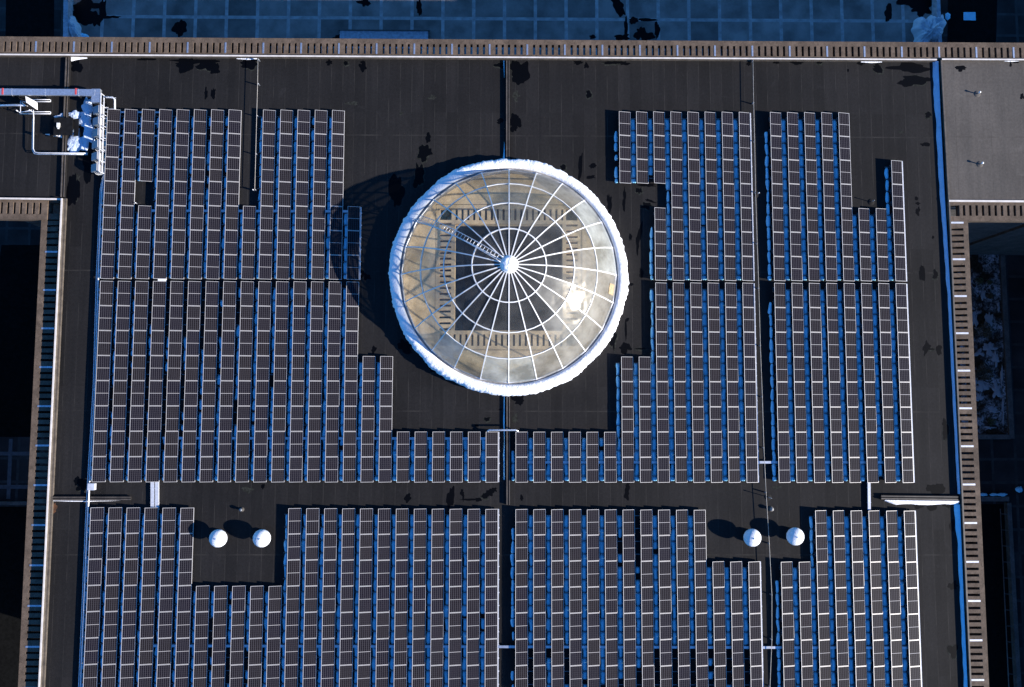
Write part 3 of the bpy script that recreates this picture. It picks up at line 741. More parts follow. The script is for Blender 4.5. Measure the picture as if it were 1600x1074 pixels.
c = (a[0], a[1], ZG); pl = thing('shallow_slab', 'long low slab by the foot of the wall on the terrace', 'slab', c)
mb.box(a[0], b2[0], b2[1] - 1.2, a[1], ZG + .01, ZG + .10, M['pale_cap']); mb.build('slab', pl, c)
mb = MB(); mb.box(a[0] - .12, b2[0] + .25, a[1], a[1] + .1, ZG + .01, ZG + .2, M['concrete_dk']); mb.box(b2[0] + .15, b2[0] + .25, b2[1] - 1.2, a[1] - .001, ZG + .01, ZG + .2, M['concrete_dk']); mb.build('edge_kerb', pl, c)
# flat near-black sheets either side of the terrace
M['near_black'] = simple('near_black_ground', (.006, .006, .006), .95, spec=.02)
def sheet(name, pts, z, m, label, cat):
    mb = MB(); mb.poly(pts, z, M[m]); return tag(mb.build(name), label, cat, kind='structure')
sheet('dark_ground_patch', [xy(10, -60, ZG), xy(85, -60, ZG), xy(84, 90, ZG), xy(8, 90, ZG)], ZG - .012, 'near_black', 'near-black ground left of the terrace', 'ground')
sheet('dark_ground_patch', [xy(1482, -60, ZG), xy(1560, -60, ZG), xy(1556, 90, ZG), xy(1480, 90, ZG)], ZG - .012, 'near_black', 'near-black ground right of the terrace', 'ground')
sheet('planting_bed', [xy(2, 383, ZG), xy(110, 383, ZG), xy(80, 683, ZG), xy(-40, 683, ZG)], ZG - .012, 'near_black', 'dark bed in the left courtyard', 'ground')
sheet('sunken_area', [xy(-40, 792, ZG), xy(80, 792, ZG), xy(60, 1150, ZG), xy(-40, 1150, ZG)], ZG - .012, 'near_black', 'dark sunken area in the lower left courtyard', 'ground')
lowwall([xy(-40, 786, ZG), xy(60, 786, ZG)], .35, ZG, ZG + .5, 'low wall crossing the lower left courtyard')
M['band'] = simple('pale_band', (.06, .065, .075), .8)
mb = MB()
for v in (709, 761): mb.bar(xy(-60, v, ZG), xy(70, v, ZG), -.2, .2, ZG - .015, ZG + .005, M['band'])
mb.bar(xy(17, 686, ZG), xy(13, 780, ZG), -.2, .2, ZG - .015, ZG + .008, M['band'])
tag(mb.build('paving_bands'), 'pale paving bands in the left courtyard', 'paving', kind='structure')
# right court: planter
zp = ZG + .45
pa, pb_, pc, pd = (1513, 384), (1561, 384), (1577, 676), (1520, 676)
lowwall([xy(1500, 380, zp), xy(1564, 380, zp)], .5, ZG, zp, 'top kerb of the snowy planting bed in the right courtyard')
lowwall([xy(1565.5, 376, zp), xy(1581.5, 686, zp)], .55, ZG, zp + .004, 'long side kerb of the snowy planting bed in the right courtyard')
lowwall([xy(1505, 683, zp), xy(1579.5, 683, zp)], .5, ZG, zp, 'bottom kerb of the snowy planting bed in the right courtyard')
sheet('bed_soil', [xy(1495, 384, ZG + .2), xy(1561, 384, ZG + .2), xy(1577, 679, ZG + .2), xy(1503, 679, ZG + .2)], ZG + .2, 'bed', 'dark soil of the planting bed under thin patchy snow', 'ground')
def patch_outline(u, v, ru, rv, z, n=26, rough=.35, seed=0, ang=0.0):
    pts = []
    for k in range(n):
        t = 2 * math.pi * k / n; q = 1 + rough * (noise.noise(Vector((math.cos(t) * 1.6 + seed, math.sin(t) * 1.6, seed * 2.3))) + .28 * noise.noise(Vector((math.cos(t) * 3 + seed, math.sin(t) * 3, 5))))
        a, b2 = ru * q * math.cos(t), rv * q * math.sin(t)
        pts.append(xy(u + a * math.cos(ang) - b2 * math.sin(ang), v + a * math.sin(ang) + b2 * math.cos(ang), z))
    return pts
def mound(mb, u, v, ru, rv, z, h, m, seed=0, rough=.35, ang=0.0, n=30):
    o = patch_outline(u, v, ru, rv, z, n, rough, seed, ang); c = xy(u, v, z); vs = []; fs = []
    L = [(1.0, 0), (.93, .3), (.85, .5), (.75, .7), (.64, .8), (.52, .9), (.40, .95), (.28, 1.0), (.14, 1.0)]
    for q, hh in L:
        for p in o:
            x = c[0] + (p[0] - c[0]) * q; y = c[1] + (p[1] - c[1]) * q
            vs.append((x, y, z + h * hh * (1 + .3 * noise.noise(Vector((x * 2, y * 2, seed))) + .25 * noise.noise(Vector((x * 6, y * 6, seed)))) if hh else z))
    vs.append((c[0], c[1], z + h))
    for j in range(len(L) - 1):
        for k in range(n): fs.append((j * n + k, j * n + (k + 1) % n, (j + 1) * n + (k + 1) % n, (j + 1) * n + k))
    for k in range(n): fs.append(((len(L) - 1) * n + k, (len(L) - 1) * n + (k + 1) % n, len(L) * n))
    # image v grows downwards: outline runs clockwise seen from above
    mb.add(vs, [f[::-1] for f in fs], m, True)
mb = MB(); s = 1
for (u, v, ru, rv) in ((1522, 500, 7, 14), (1537, 462, 5, 10), (1545, 500, 9, 16), (1530, 516, 10, 7), (1545, 545, 14, 11), (1556, 560, 8, 16), (1530, 552, 9, 8), (1536, 603, 12, 12), (1557, 610, 9, 16), (1530, 622, 8, 9),
                       (1552, 640, 8, 7), (1545, 669, 13, 3.5), (1535, 655, 4, 6), (1560, 478, 3, 14), (1565, 590, 2.5, 22), (1567, 640, 2, 25), (1526, 441, 3, 3), (1524, 596, 5, 10)):
    mound(mb, u, v, ru * .7, rv * .7, ZG + .21, .10, M['snow_dirty'], seed=s, rough=1.0, n=64); s += 1
tag(mb.build('courtyard_snow'), 'patchy old snow on the planting bed in the right courtyard', 'snow', kind='stuff')
def shrub(u, v, r, h, label, m, nleaf=500, seed=1, name='shrub', group='shrubs in the right courtyard'):
    c = at(u, v, ZG + .25); rt = thing(name, label, 'shrub', (c.x, c.y, ZG + .2), group); L = (c.x, c.y, ZG + .2); rnd = random.Random(seed)
    mb = MB()
    for k in range(7):
        a = rnd.uniform(0, 6.28); q = r * rnd.uniform(.3, .75); mb.tube([(c.x, c.y, ZG + .2), (c.x + q * .4 * math.cos(a), c.y + q * .4 * math.sin(a), ZG + .2 + h * .5), (c.x + q * math.cos(a), c.y + q * math.sin(a), ZG + .2 + h * .9)], [.03, .02, .008], M['bark'], 5)
    mb.build('stem', rt, L)
    mb = MB()
    for k in range(nleaf):
        a = rnd.uniform(0, 6.28); q = r * math.sqrt(rnd.random()) * (1 + .25 * math.sin(3 * a + seed)); zz = ZG + .3 + h * rnd.uniform(.2, 1) * math.sqrt(max(.05, 1 - (q / r / 1.25) ** 2))
        p = Vector((c.x + q * math.cos(a), c.y + q * math.sin(a), zz)); s_ = rnd.uniform(.04, .09)
        d1 = Vector((rnd.uniform(-1, 1), rnd.uniform(-1, 1), rnd.uniform(-.6, .6))).normalized(); d2 = d1.cross(Vector((rnd.uniform(-1, 1), rnd.uniform(-1, 1), 1)).normalized())
        mb.add([p - d1 * s_, p + d2 * s_ * .5, p + d1 * s_, p - d2 * s_ * .5], [(0, 1, 2, 3)], m)
    mb.build('foliage', rt, L)
shrub(1534, 583, .95, .9, 'biggest brown shrub in the middle of the snowy planting bed', M['leaf'], 1100, 3)
shrub(1535, 517, .85, .8, 'brown shrub above the biggest one in the planting bed', M['leaf'], 900, 4)
shrub(1545, 463, .35, .5, 'small round brown shrub in the upper part of the planting bed', M['leaf'], 260, 5)
shrub(1528, 440, .45, .5, 'small dull shrub near the sunshade, uppermost in the planting bed', M['leaf_g'], 220, 6)
shrub(1545, 442, .26, .4, 'smallest olive shrub, uppermost right in the planting bed', M['leaf_g'], 160, 7)
shrub(1547, 659, .42, .5, 'olive shrub with snow around it at the bottom of the bed', M['leaf_g'], 300, 8)
# stair well with railings, lower right
zq = ZG + .6
lowwall([xy(1520, 780, zq), xy(1577, 780, zq)], .5, ZG, zq, 'low wall topped with snow in the right courtyard')
mb = MB()
for u, ru in ((1537, 6), (1553, 6), (1566, 8), (1592, 5)): mound(mb, u, 773 if u < 1580 else 765, ru, 2.6 if u < 1580 else 5, zq + .002, .12, M['snow_shade_blue'], seed=u, rough=.4)
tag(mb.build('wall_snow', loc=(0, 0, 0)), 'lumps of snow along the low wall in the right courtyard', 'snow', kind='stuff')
lowwall([xy(1577, 786, zq), xy(1597, 1150, zq)], .45, ZG, zq, 'long low wall beside the stair well in the right courtyard')
sheet('stair_well', [xy(1510, 788, ZG), xy(1573, 788, ZG), xy(1592, 1150, ZG), xy(1530, 1150, ZG)], ZG - .012, 'near_black', 'dark well floor', 'ground')
rl = thing('railing', 'long handrail with posts beside the dark stair well', 'railing', (*xy(1562, 790, zq), ZG)); RLc = WL[rl]
mb = MB(); mb.tube([P3(1563, 795, zq + .3), P3(1580, 1150, zq + .3)], .06, M['concrete_dk'], 6); mb.build('handrail', rl, RLc)
for v in range(803, 1100, 25):
    u = 1563 + (v - 795) * 17 / 355.; mb = MB(); mb.tube([P3(u, v, ZG), P3(u, v, zq + .3)], .04, M['concrete_dk'], 5); mb.tube([P3(u, v, zq + .25), P3(u + 12, v + 1, zq + .25)], .035, M['concrete_dk'], 5); mb.build('post', rl, RLc)
# snow piles on the terrace
mb = MB(); mound(mb, 116, 44, 9, 20, ZG + .01, .9, M['snow_pile'], seed=11, rough=.8, ang=-.4, n=70); mound(mb, 128, 58, 10, 6, ZG + .01, .25, M['snow_shade_blue'], seed=12)
tag(mb.build('snow_pile', loc=(0, 0, 0)), 'heap of snow at the left end of the terrace', 'snow')
mb = MB(); mound(mb, 1446, 56, 22, 32, ZG + .01, 1.3, M['snow_pile'], seed=15, rough=.8, ang=.5, n=90)
tag(mb.build('snow_pile', loc=(0, 0, 0)), 'larger heap of snow at the right end of the terrace', 'snow')
mb = MB(); mb.poly([xy(1506, 19, ZG + .1), xy(1524.5, 19, ZG + .1), xy(1525, 32, ZG + .1), xy(1506, 31.5, ZG + .1)], ZG + .02, M['snow_shade_blue'], .05); mound(mb, 1481, 26, 4, 6, ZG + .01, .1, M['snow_shade_blue'], seed=18, rough=.3)
mb.build('snow_patch'); tag(bpy.data.objects['snow_patch'], 'small snow patches on the dark bed right of the terrace', 'snow', kind='stuff')
# outer wings beyond the frame, unseen; the right two are added for their shade
def wing(x0, x1, y0, y1, z1, label):
    c = ((x0 + x1) / 2, (y0 + y1) / 2, ZG); rt = thing('unseen_wing', label, 'building', c); mb = MB(); mb.box(x0, x1, y0, y1, ZG, z1 - .2, M['concrete_dk']); mb.build('wall', rt, c)
    mb = MB(); mb.box(x0 - .3, x1 + .3, y0 - .3, y1 + .3, z1 - .198, z1, M['roof']); mb.build('roof', rt, c)
ex = at(1600, 537, ZG).x + 6.5
ey = xy(1600, 323, 0)[1]; wing(xy(1700, 200)[0], xy(1700, 200)[0] + 75, ey + .3, xy(1700, 91, 0)[1] + 1.7, .2, 'unseen continuation of the right wing, lengthened to shade the terrace')
wing(ex, ex + 15, -75, ey - 1.5, 1.0, 'unseen flat roofed wing added to shade the right courtyard')
wx0 = at(0, 537, ZG).x - 8
wing(wx0 - 15, wx0, -70, -15, 0.5, 'flat roofed wing closing the left courtyard')

# ------------------------------------------------------------------ snow on the roof edges
mb = MB()
def edge_snow(mb, uv, z, w0, w1, h, m='snow_shade_blue', seed=0, flip=False):
    "drift along a polyline of photo points; w0/w1 lateral half widths at each point"
    pts = [Vector(xy(u, v, 0)) for u, v, *_ in uv]; n = 0; L = 7; vs = []; fs = []
    seq = []
    for k in range(len(pts) - 1):
        A, B = pts[k], pts[k + 1]; st = max(2, int((B - A).length / .25))
        for j in range(st + (k == len(pts) - 2)):
            t = j / st; wa, wb = uv[k][2], uv[k + 1][2]; seq.append((A + (B - A) * t, wa + (wb - wa) * t, (B - A).normalized()))
    for i, (p, w, d) in enumerate(seq):
        nn = Vector((-d.y, d.x)); j1 = noise.noise(Vector((p.x * .9, p.y * .9, seed))) * .16 * min(1, w * 2)
        for k in range(L):
            u = k / (L - 1); q = p + nn * (u * (w + j1)); vs.append((q.x, q.y, z + h * math.cos(u * math.pi / 2) ** .7 if k < L - 1 else z))
    for i in range(len(seq) - 1):
        for k in range(L - 1): q = i * L + k; f = (q, q + L, q + L + 1, q + 1); fs.append(f[::-1] if flip else f)
    mb.add(vs, fs, m if not isinstance(m, str) else M[m], True)
# travelling down the right edge, the roof lies to the right of travel -> use negative direction (travel up)
edge_snow(mb, [(1498.5, 772, .12), (1492, 640, .13), (1484, 470, .16), (1474, 300, .30), (1468, 180, .38), (1464.5, 97, .42)], 0.0, 0, 0, .17, 'snow_half_shade')
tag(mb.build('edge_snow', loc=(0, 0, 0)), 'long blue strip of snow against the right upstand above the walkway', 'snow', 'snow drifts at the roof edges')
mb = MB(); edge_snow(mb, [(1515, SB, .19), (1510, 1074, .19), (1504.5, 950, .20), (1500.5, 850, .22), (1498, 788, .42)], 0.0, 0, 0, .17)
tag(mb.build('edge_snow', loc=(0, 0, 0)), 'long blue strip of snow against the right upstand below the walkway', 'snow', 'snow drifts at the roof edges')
mb = MB(); edge_snow(mb, [(1381, 781, .08), (1400, 781.4, .42), (1425, 781.8, .30), (1450, 782.1, .42), (1475, 782.3, .25), (1496, 782.5, .3)][::-1], 0.0, 0, 0, .25, 'snow', seed=4)
tag(mb.build('edge_snow', loc=(0, 0, 0)), 'white sunlit wedge of snow below the short right curb', 'snow', 'snow drifts at the roof edges')
mb = MB(); edge_snow(mb, [(80, 782.2, .05), (110, 782.4, .07), (135, 782.6, .10), (160, 782.4, .07), (190, 782.2, .01)][::-1], 0.0, 0, 0, .14, 'snow', seed=6)
tag(mb.build('edge_snow', loc=(0, 0, 0)), 'thin white line of snow below the short left curb', 'snow', 'snow drifts at the roof edges')
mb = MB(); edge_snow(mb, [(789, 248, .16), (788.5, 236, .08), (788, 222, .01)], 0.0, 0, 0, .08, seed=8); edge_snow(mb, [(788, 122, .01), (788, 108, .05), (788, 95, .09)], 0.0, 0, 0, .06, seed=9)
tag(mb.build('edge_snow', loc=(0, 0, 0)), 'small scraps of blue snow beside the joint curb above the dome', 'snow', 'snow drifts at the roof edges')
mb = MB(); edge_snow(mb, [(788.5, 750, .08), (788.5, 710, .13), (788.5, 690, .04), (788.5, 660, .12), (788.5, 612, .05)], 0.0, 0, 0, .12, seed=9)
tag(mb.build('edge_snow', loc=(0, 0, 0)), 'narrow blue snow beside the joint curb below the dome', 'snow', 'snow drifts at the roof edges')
mb = MB(); edge_snow(mb, [(112, 90, .35), (124, 90.5, .16), (137, 91, .02)][::-1], 0.0, 0, 0, .1, 'snow', seed=10)
tag(mb.build('edge_snow', loc=(0, 0, 0)), 'small white wedge of snow in the upper left roof corner', 'snow', 'snow drifts at the roof edges')
mb = MB()
for u0, u1, v in ((370, 402, 92), (1345, 1378, 97), (1566, 1592, 97)):
    edge_snow(mb, [(u0, v, .03), ((u0 + u1) / 2, v, .10), (u1, v, .03)][::-1], 0.0 if u0 < 1500 else ZW, 0, 0, .06, 'snow', seed=u0)
mb.build('snow_scraps'); tag(bpy.data.objects['snow_scraps'], 'thin scraps of snow under the upper coping', 'snow', kind='stuff')

# ------------------------------------------------------------------ wet patches
M['dust'] = simple('dried_dust', (.022, .023, .020), .95, 0, .5, 5, spec=.05)
M['dust_pale'] = simple('pale_dust', (.13, .11, .09), .95, 0, .3, 5, spec=.05)
wet = MB(); halo = MB(); s = 100
def wp(u, v, ru, rv, ang=0.0, z=.004, rough=.7):
    global s; s += 1
    if z < ZG + 1: pass
    elif s % 3 == 0 and ru > 3: halo.poly(patch_outline(u + .5, v + .8, ru + 1.6, rv + 1.6, z - .0015, 34, rough * .7, s * .37, ang), z - .0015 + (s % 5) * .0002, M['dust'] if z < .1 else M['dust_pale'])
    wet.poly(patch_outline(u, v, ru, rv, z, 34, rough, s * .37, ang), z + (s % 7) * .0004, M['wet'])
for a in [(290, 101, 13, 11), (325, 102, 14, 8), (335, 108, 8, 8), (302, 96, 30, 4), (322, 147, 2.5, 9), (333, 147, 3.5, 8), (229, 93, 13, 2.5), (390, 100, 13, 8), (120, 103, 10, 10), (113, 300, 10, 22), (118, 292, 5, 20),
          (388, 70 + 30, 10, 6), (514, 98, 5, 4), (540, 99, 3.5, 3), (567, 104, 6, 9), (567, 98, 4, 3), (782, 102, 10, 5), (781, 190, 5, 4), (669, 216, 4, 7), (662, 240, 8, 13), (667, 237, 8, 8), (812, 112, 13, 20), (806, 106, 12, 12),
          (806, 190, 7, 13), (803, 200, 5, 8), (920, 147, 4.5, 6), (916, 103, 3, 5), (904, 98, 7, 3), (958, 98, 16, 2.5), (975, 99, 7, 3), (907, 262, 3.5, 20, .1), (880, 262, 4, 4), (926, 260, 5, 4), (923, 277, 7, 2.5), (998, 298, 5, 5),
          (1012, 290, 12, 3), (952, 318, 4, 15), (976, 305, 2, 12), (975, 320, 2, 9), (1015, 314, 8, 1.6, .35), (1010, 322, 8, 5), (1000, 365, 3, 16, .15), (996, 385, 2, 14), (1002, 427, 3, 9), (986, 445, 4, 2), (985, 370, 2, 6),
          (958, 530, 5, 15), (977, 543, 9, 7), (978, 515, 1.4, 18), (1000, 545, 9, 1.5), (980, 500, 3, 3), (1345, 100, 5, 3), (1372, 108, 9, 6, .5), (1245, 98, 9, 3), (1213, 98, 5, 2), (1280, 98, 5, 2), (1325, 110, 1.2, 2.5),
          (1422, 107, 27, 8.5), (1430, 125, 17, 7), (1418, 129, 14, 6), (1446, 124, 9, 3.5), (1450, 180, 5, 4), (1446, 226, 8, 3), (1432, 310, 2.5, 2.5), (1434, 318, 3, 2), (1434, 330, 3.5, 6), (1441, 428, 5, 14), (1461, 430, 3.5, 8),
          (1447, 544, 5, 11, .2), (1467, 547, 4, 8), (1455, 546, 6, 1.3), (1458, 371, 1.6, 2.5), (1475, 660, 3, 6), (1478, 675, 5, 13), (1465, 765, 11, 8), (1456, 764, 8, 6), (1475, 764, 3, 4), (1455, 791, 7, 6), (1435, 791, 8, 4), (1480, 790, 7, 4), (1488, 820, 4, 9), (1489, 915, 8, 6), (1489, 1017, 7, 10),
          (637, 778, 4, 8, .5), (704, 778, 5, 16, .1), (722, 770, 3, 5), (735, 781, 15, 1.5), (765, 770, 7, 5, -.5), (757, 775, 6, 4), (772, 766, 5, 4), (748, 781, 5, 3), (724, 778, 1.5, 6), (979, 772, 4, 10), (981, 760, 3, 6), (815, 778, 2.2, 4.5),
          (811, 626, 9, 8), (805, 620, 6, 6), (760, 655, 5, 3), (782, 640, 2, 1.5), (745, 665, 3, 2), (677, 577, 5, 6), (632, 540, 9, 9), (638, 550, 7, 4), (565, 428, 6, 5), (573, 433, 5, 4), (584, 547, 4, 6), (130, 760, 9, 9), (122, 752, 6, 6),
          (136, 258, 8, 22), (140, 240, 10, 9), (411, 760, 3, 4), (620, 300, 10, 25), (655, 275, 8, 20), (1170, 100, 3, 3)]:
    wp(*a)
for a in [(1501, 107, 8, 4.5), (1597, 151, 3, 5)]: wp(*a, z=ZW + .005)
wp(1586, 97.5, 6, 1.6, z=ZW + .005); wp(1579, 101, 1.8, 4, z=ZW + .005)
tag(wet.build('wet_patches'), 'dark wet patches of melt water on the roofs', 'puddles', kind='structure')
wet = MB()
for a in [(133, 8, 22, 9), (130, 26, 16, 12), (150, 30, 9, 12), (160, 15, 5, 16), (172, 27, 14, 2.5), (281, 46, 10, 14), (530, 58, 10, 4), (570, 5, 10, 6), (965, 8, 8, 18, -.5), (978, 45, 3, 18), (990, 32, 7, 5), (1010, 31, 18, 2), (1000, 52, 8, 10), (1027, 48, 4, 14), (972, 58, 10, 5), (1012, 57, 10, 6), (926, 58, 5, 3), (1440, 10, 17, 16), (1425, 3, 20, 9), (1388, 20, 6, 14), (655, 12, 4, 12)]:
    wp(*a, z=ZG + .004)
tag(wet.build('wet_patches'), 'dark wet patches on the terrace paving', 'puddles', kind='structure')
mb = MB(); mb.poly(patch_outline(84, 794, 6, 9, .003, 24, .7, 3.3, .3), .0035, M['rust']); tag(mb.build('rust_stain'), 'rust coloured stain on the roof by the left coping', 'stain', kind='structure')
mb = MB()
for k, a in enumerate([(118, 283, 5, 12, .5), (676, 152, 8, 4), (627, 177, 4, 3), (806, 150, 6, 9), (805, 655, 5, 10), (985, 560, 3, 8), (550, 162, 12, 4), (1408, 207, 6, 2.5), (1213, 762, 7, 4), (388, 765, 10, 6)]):
    mb.poly(patch_outline(a[0], a[1], a[2] * .8, a[3] * .8, .003, 24, .9, k * 1.7, a[4] if len(a) > 4 else 0), .0036, M['dust'])
tag(halo.build('dirt_rings'), 'faint dirt rings round the wet patches', 'stain', kind='structure')
tag(mb.build('dust_marks'), 'pale dried marks on the roof', 'stain', kind='structure')

# ------------------------------------------------------------------ roof equipment
def vent(u, v, label):
    "mushroom ventilator: round curb, neck, big domed cap"
    hh = 1.15; c0 = at(u, v, hh); L = (c0.x, c0.y, 0); rt = thing('mushroom_vent', label, 'roof vent', L, 'white mushroom vents'); c = (c0.x, c0.y)
    mb = MB(); mb.lathe([(.52, 0), (.50, .32), (.46, .36), (0, .36)], M['roof'], 28, c); mb.build('curb', rt, L)
    mb = MB(); mb.lathe([(.40, .36), (.38, .70), (0, .70)], M['alu'], 24, c); mb.build('neck', rt, L)
    pr = [(.36, .66), (.60, .66), (.68, .72), (.69, .82)] + [(.69 * math.cos(t), .82 + .50 * math.sin(t)) for t in [R(q) for q in (12, 24, 36, 48, 60, 72, 82)]] + [(0, 1.32)]
    mb = MB(); mb.lathe(pr, M['vent'], 96, c, fn=lambda t, j, r_, z_: (r_ * (1 + .014 * (abs(math.sin(6 * t)) ** .3 - 1)), z_)); cap = mb.build('cap', rt, L)
    mb = MB(); mb.lathe([(.05, 1.31), (.045, 1.37), (0, 1.38)], M['alu'], 10, c); mb.build('finial', cap, L)
vent(338.5, 842.5, 'domed white vent, leftmost of four, beside the panel row')
vent(407, 842.5, 'domed white vent, right one of the left pair')
vent(1177.5, 841.5, 'domed white vent, left one of the right pair')
vent(1245, 839.5, 'domed white vent, rightmost of four')
def small_vent(u, v, r, label, m='alu'):
    c0 = at(u, v, .3); L = (c0.x, c0.y, 0); rt = thing('pipe_vent', label, 'pipe vent', L, 'small round roof vents'); c = (c0.x, c0.y)
    mb = MB(); mb.lathe([(r * 1.5, 0.0), (r * 1.5, .03), (r * .8, .06), (r * .7, .28)], M['roof_grey'], 20, c); mb.build('flashing', rt, L)
    mb = MB(); mb.lathe([(r * .6, .22), (r, .25), (r, .34), (r * .4, .40), (0, .41)], M[m], 20, c); mb.build('cap', rt, L)
small_vent(1206, 796, .15, 'small grey pipe vent above the right pair of white vents', 'coping_dk2')
small_vent(376, 797, .13, 'small dark pipe vent above the left pair of white vents', 'rack')
def post(u, v, h, label, zb=0.0, r=.03, group='slim posts on the roofs', top=.045, tm='white'):
    p = at(u, v, zb); L = (p.x, p.y, zb); rt = thing('vent_post', label, 'post', L, group)
    mb = MB(); mb.lathe([(.28, zb + .004), (.24, zb + .03), (.10, zb + .05), (0.02, zb + .06)], M['roof_grey'] if zb else M['roof'], 16, (p.x, p.y)); mb.build('base', rt, L)
    mb = MB(); mb.tube([(p.x, p.y, zb), (p.x, p.y, zb + h)], r, M['alu'], 8); mb.build('pole', rt, L)
    mb = MB(); mb.lathe([(0, zb + h - .02), (top, zb + h), (top, zb + h + .06), (0, zb + h + .08)], M[tm], 12, (p.x, p.y)); mb.build('top', rt, L)
post(1527, 147, .35, 'upper slim post on the grey right wing roof', ZW, .05, top=.08)
post(1531, 257, .35, 'lower slim post on the grey right wing roof', ZW, .05, top=.09)
post(1183, 304, .45, 'slim post with pale top beside the cable right of the dome')
post(398, 299, .45, 'slim post with pale top at the end of the upper left cable')
post(1200, 777, .75, 'slim post on the walkway above the right vents', tm='rack')
post(1361, 316, .5, 'slim dark post between the far right rows', tm='rack')
post(215, 319, .35, 'short yellowish post in the missing panel gap')
def cable(pts, label, r=.020, z=.28, m='coping_dk3'):
    p3 = [P3(u, v, z) for u, v in pts]; c = (p3[0][0], p3[0][1], 0); rt = thing('lightning_cable', label, 'cable', c, 'cables running down the roof')
    mb = MB(); mb.tube(p3, r, M[m], 6); mb.build('wire', rt, c)
    for k in range(0, len(p3)):
        mb = MB(); q = p3[k]; mb.lathe([(.06, 0), (.05, z - .02), (0, z - .015)], M['rack'], 8, (q[0], q[1])); mb.build('holder', rt, c)
cable([(403, 92), (402.5, 130), (401, 180), (399.5, 240), (398, 296)], 'thin straight cable between the upper left panel rows', z=.5)
cable([(1176.5, 94), (1177.5, 160), (1179, 220), (1180.5, 300), (1183, 380), (1185.5, 450), (1188, 540), (1191, 620), (1193.5, 700), (1197, 770), (1202, 850), (1206, 930), (1206, 1000), (1203, 1074), (1202, 1120)], 'long thin cable running down the roof right of the dome', z=.4)
# conduit bridge over the joint curb
conduit([P3(762, 676, .30), P3(762.3, 673.5, .5), P3(765, 672.3, .55), P3(806, 672.3, .55), P3(809, 673.5, .5), P3(809.5, 676, .30)], .07, 'curved metal conduit bridging the joint curb below the dome', m='alu')
conduit([P3(166, 152.5, .6), P3(176, 152.5, .6), P3(179.5, 156, .55), P3(179.5, 171, .4)], .075, 'short bent pipe from the inverter rack to the first panel row', m='alu_bright')
# inverter rack, upper left
rk = at(152, 205, .8); RL = (rk.x, rk.y, 0)
def px(u, v, z): return xy(u, v, z)
ir = thing('inverter_rack', 'upright metal frame holding the row of inverters', 'rack', RL)
mb = MB(); A, B = px(157.5, 146, 1.0), px(154.5, 268, 1.0)
mb.bar(A, B, -.03, .03, .95, 1.02, M['alu_bright']); mb.bar(A, B, -.04, .04, .45, .53, M['alu_bright']); mb.build('top_rail', ir, RL)
for k in range(8):
    t = k / 7; p = Vector(A) * (1 - t) + Vector(B) * t
    mb = MB(); mb.box(p.x - .03, p.x + .03, p.y - .03, p.y + .03, 0, .95, M['alu_bright']); mb.bar((p.x - .02, p.y), (p.x + .75, p.y), -.02, .02, .0, .05, M['alu_bright']); mb.bar((p.x + .03, p.y), (p.x + .3, p.y), -.02, .02, .3, .34, M['alu_bright']); mb.build('upright', ir, RL)
vs_ = [171, 189, 207, 225.5, 244, 262]
for k, v in enumerate(vs_):
    c0 = at(152 - .6 * k, v - 2, 1.0); L = (c0.x, c0.y, .3)
    iv = thing('inverter', ['topmost', 'second', 'third', 'fourth', 'fifth', 'lowest'][k] + ' grey inverter box hanging on the rack left of the panels', 'inverter', L, 'inverters on the rack')
    x1 = c0.x + .10; ya, yb = c0.y - .33, c0.y + .27
    mb = MB()
    # sloped hood: high at the right, falling away to the left
    mb.hexa([(x1 - .70, ya, .35), (x1, ya, .35), (x1, yb, .35), (x1 - .70, yb, .35)], [(x1 - .70, ya, .50), (x1, ya, .98), (x1, yb, .98), (x1 - .70, yb, .50)], M['inverter']); mb.build('housing', iv, L)
    mb = MB(); mb.hexa([(x1 + .002, ya, .38), (x1 + .06, ya, .38), (x1 + .06, yb, .38), (x1 + .002, yb, .38)], [(x1 + .002, ya, .99), (x1 + .06, ya, .96), (x1 + .06, yb, .96), (x1 + .002, yb, .99)], M['frame']); mb.build('front_cover', iv, L)
    mb = MB()
    for q in range(4):
        mb.tube([(x1 - .35 + q * .13, ya - .0, .5), (x1 - .33 + q * .13, ya - .08, .62), (x1 - .30 + q * .13, ya - .16, .5), (x1 - .2 + q * .13, ya - .17, .2)], .018, M['alu_bright'], 5)
    mb.tube([(x1 + .1, ya - .02, .6), (x1 + .32, ya - .1, .55), (x1 + .45, ya - .12, .1)], .02, M['alu_bright'], 5)
    mb.build('cable_gland', iv, L)
for k, v in enumerate((174, 192, 211, 229, 248, 264)):
    a, b2 = P3(158, v + 1, .25), P3(166, v + 1.5, .25)
    if k < 3: tray([a, (XL(3) - .1, a[1])], .11, .16, .22, f"{ORD[k]} narrow conduit from the top linking the inverters to the first rows", group='conduits from the inverters', feet=False, name='branch_conduit', cat='conduit')
    elif k < 5: tray([a, (XL(2) + .0, a[1])], .11, .16, .22, f"{ORD[k]} narrow conduit from the top linking the inverters to the first rows", group='conduits from the inverters', feet=False, name='branch_conduit', cat='conduit')
tray([P3(-60, 143.0, 1.0), P3(148, 144.5, 1.0)], .50, .80, 1.0, 'wide metal duct coming in from the left edge to the inverters', 'alu')
tray([P3(150, 139.0, .99), P3(149, 160, .99)], .66, .70, .99, 'short wide end of the metal duct above the inverters', 'alu')
mb = MB()
for u in (4, 118.5): p = at(u, 143, 1.0); mb.box(p.x - .07, p.x + .07, p.y - .262, p.y + .262, .79, 1.014, M['red'])
tag(mb.build('red_tape', loc=(at(4, 143, 1).x, at(4, 143, 1).y, .8)), 'red tape bands wrapped round the wide metal duct', 'tape')
conduit([P3(-30, 165.5, .6), P3(24, 164.5, .6), P3(40, 165, .6)], .09, 'thick metal pipe entering from the left toward the white panel box', m='alu', feet=1.5)
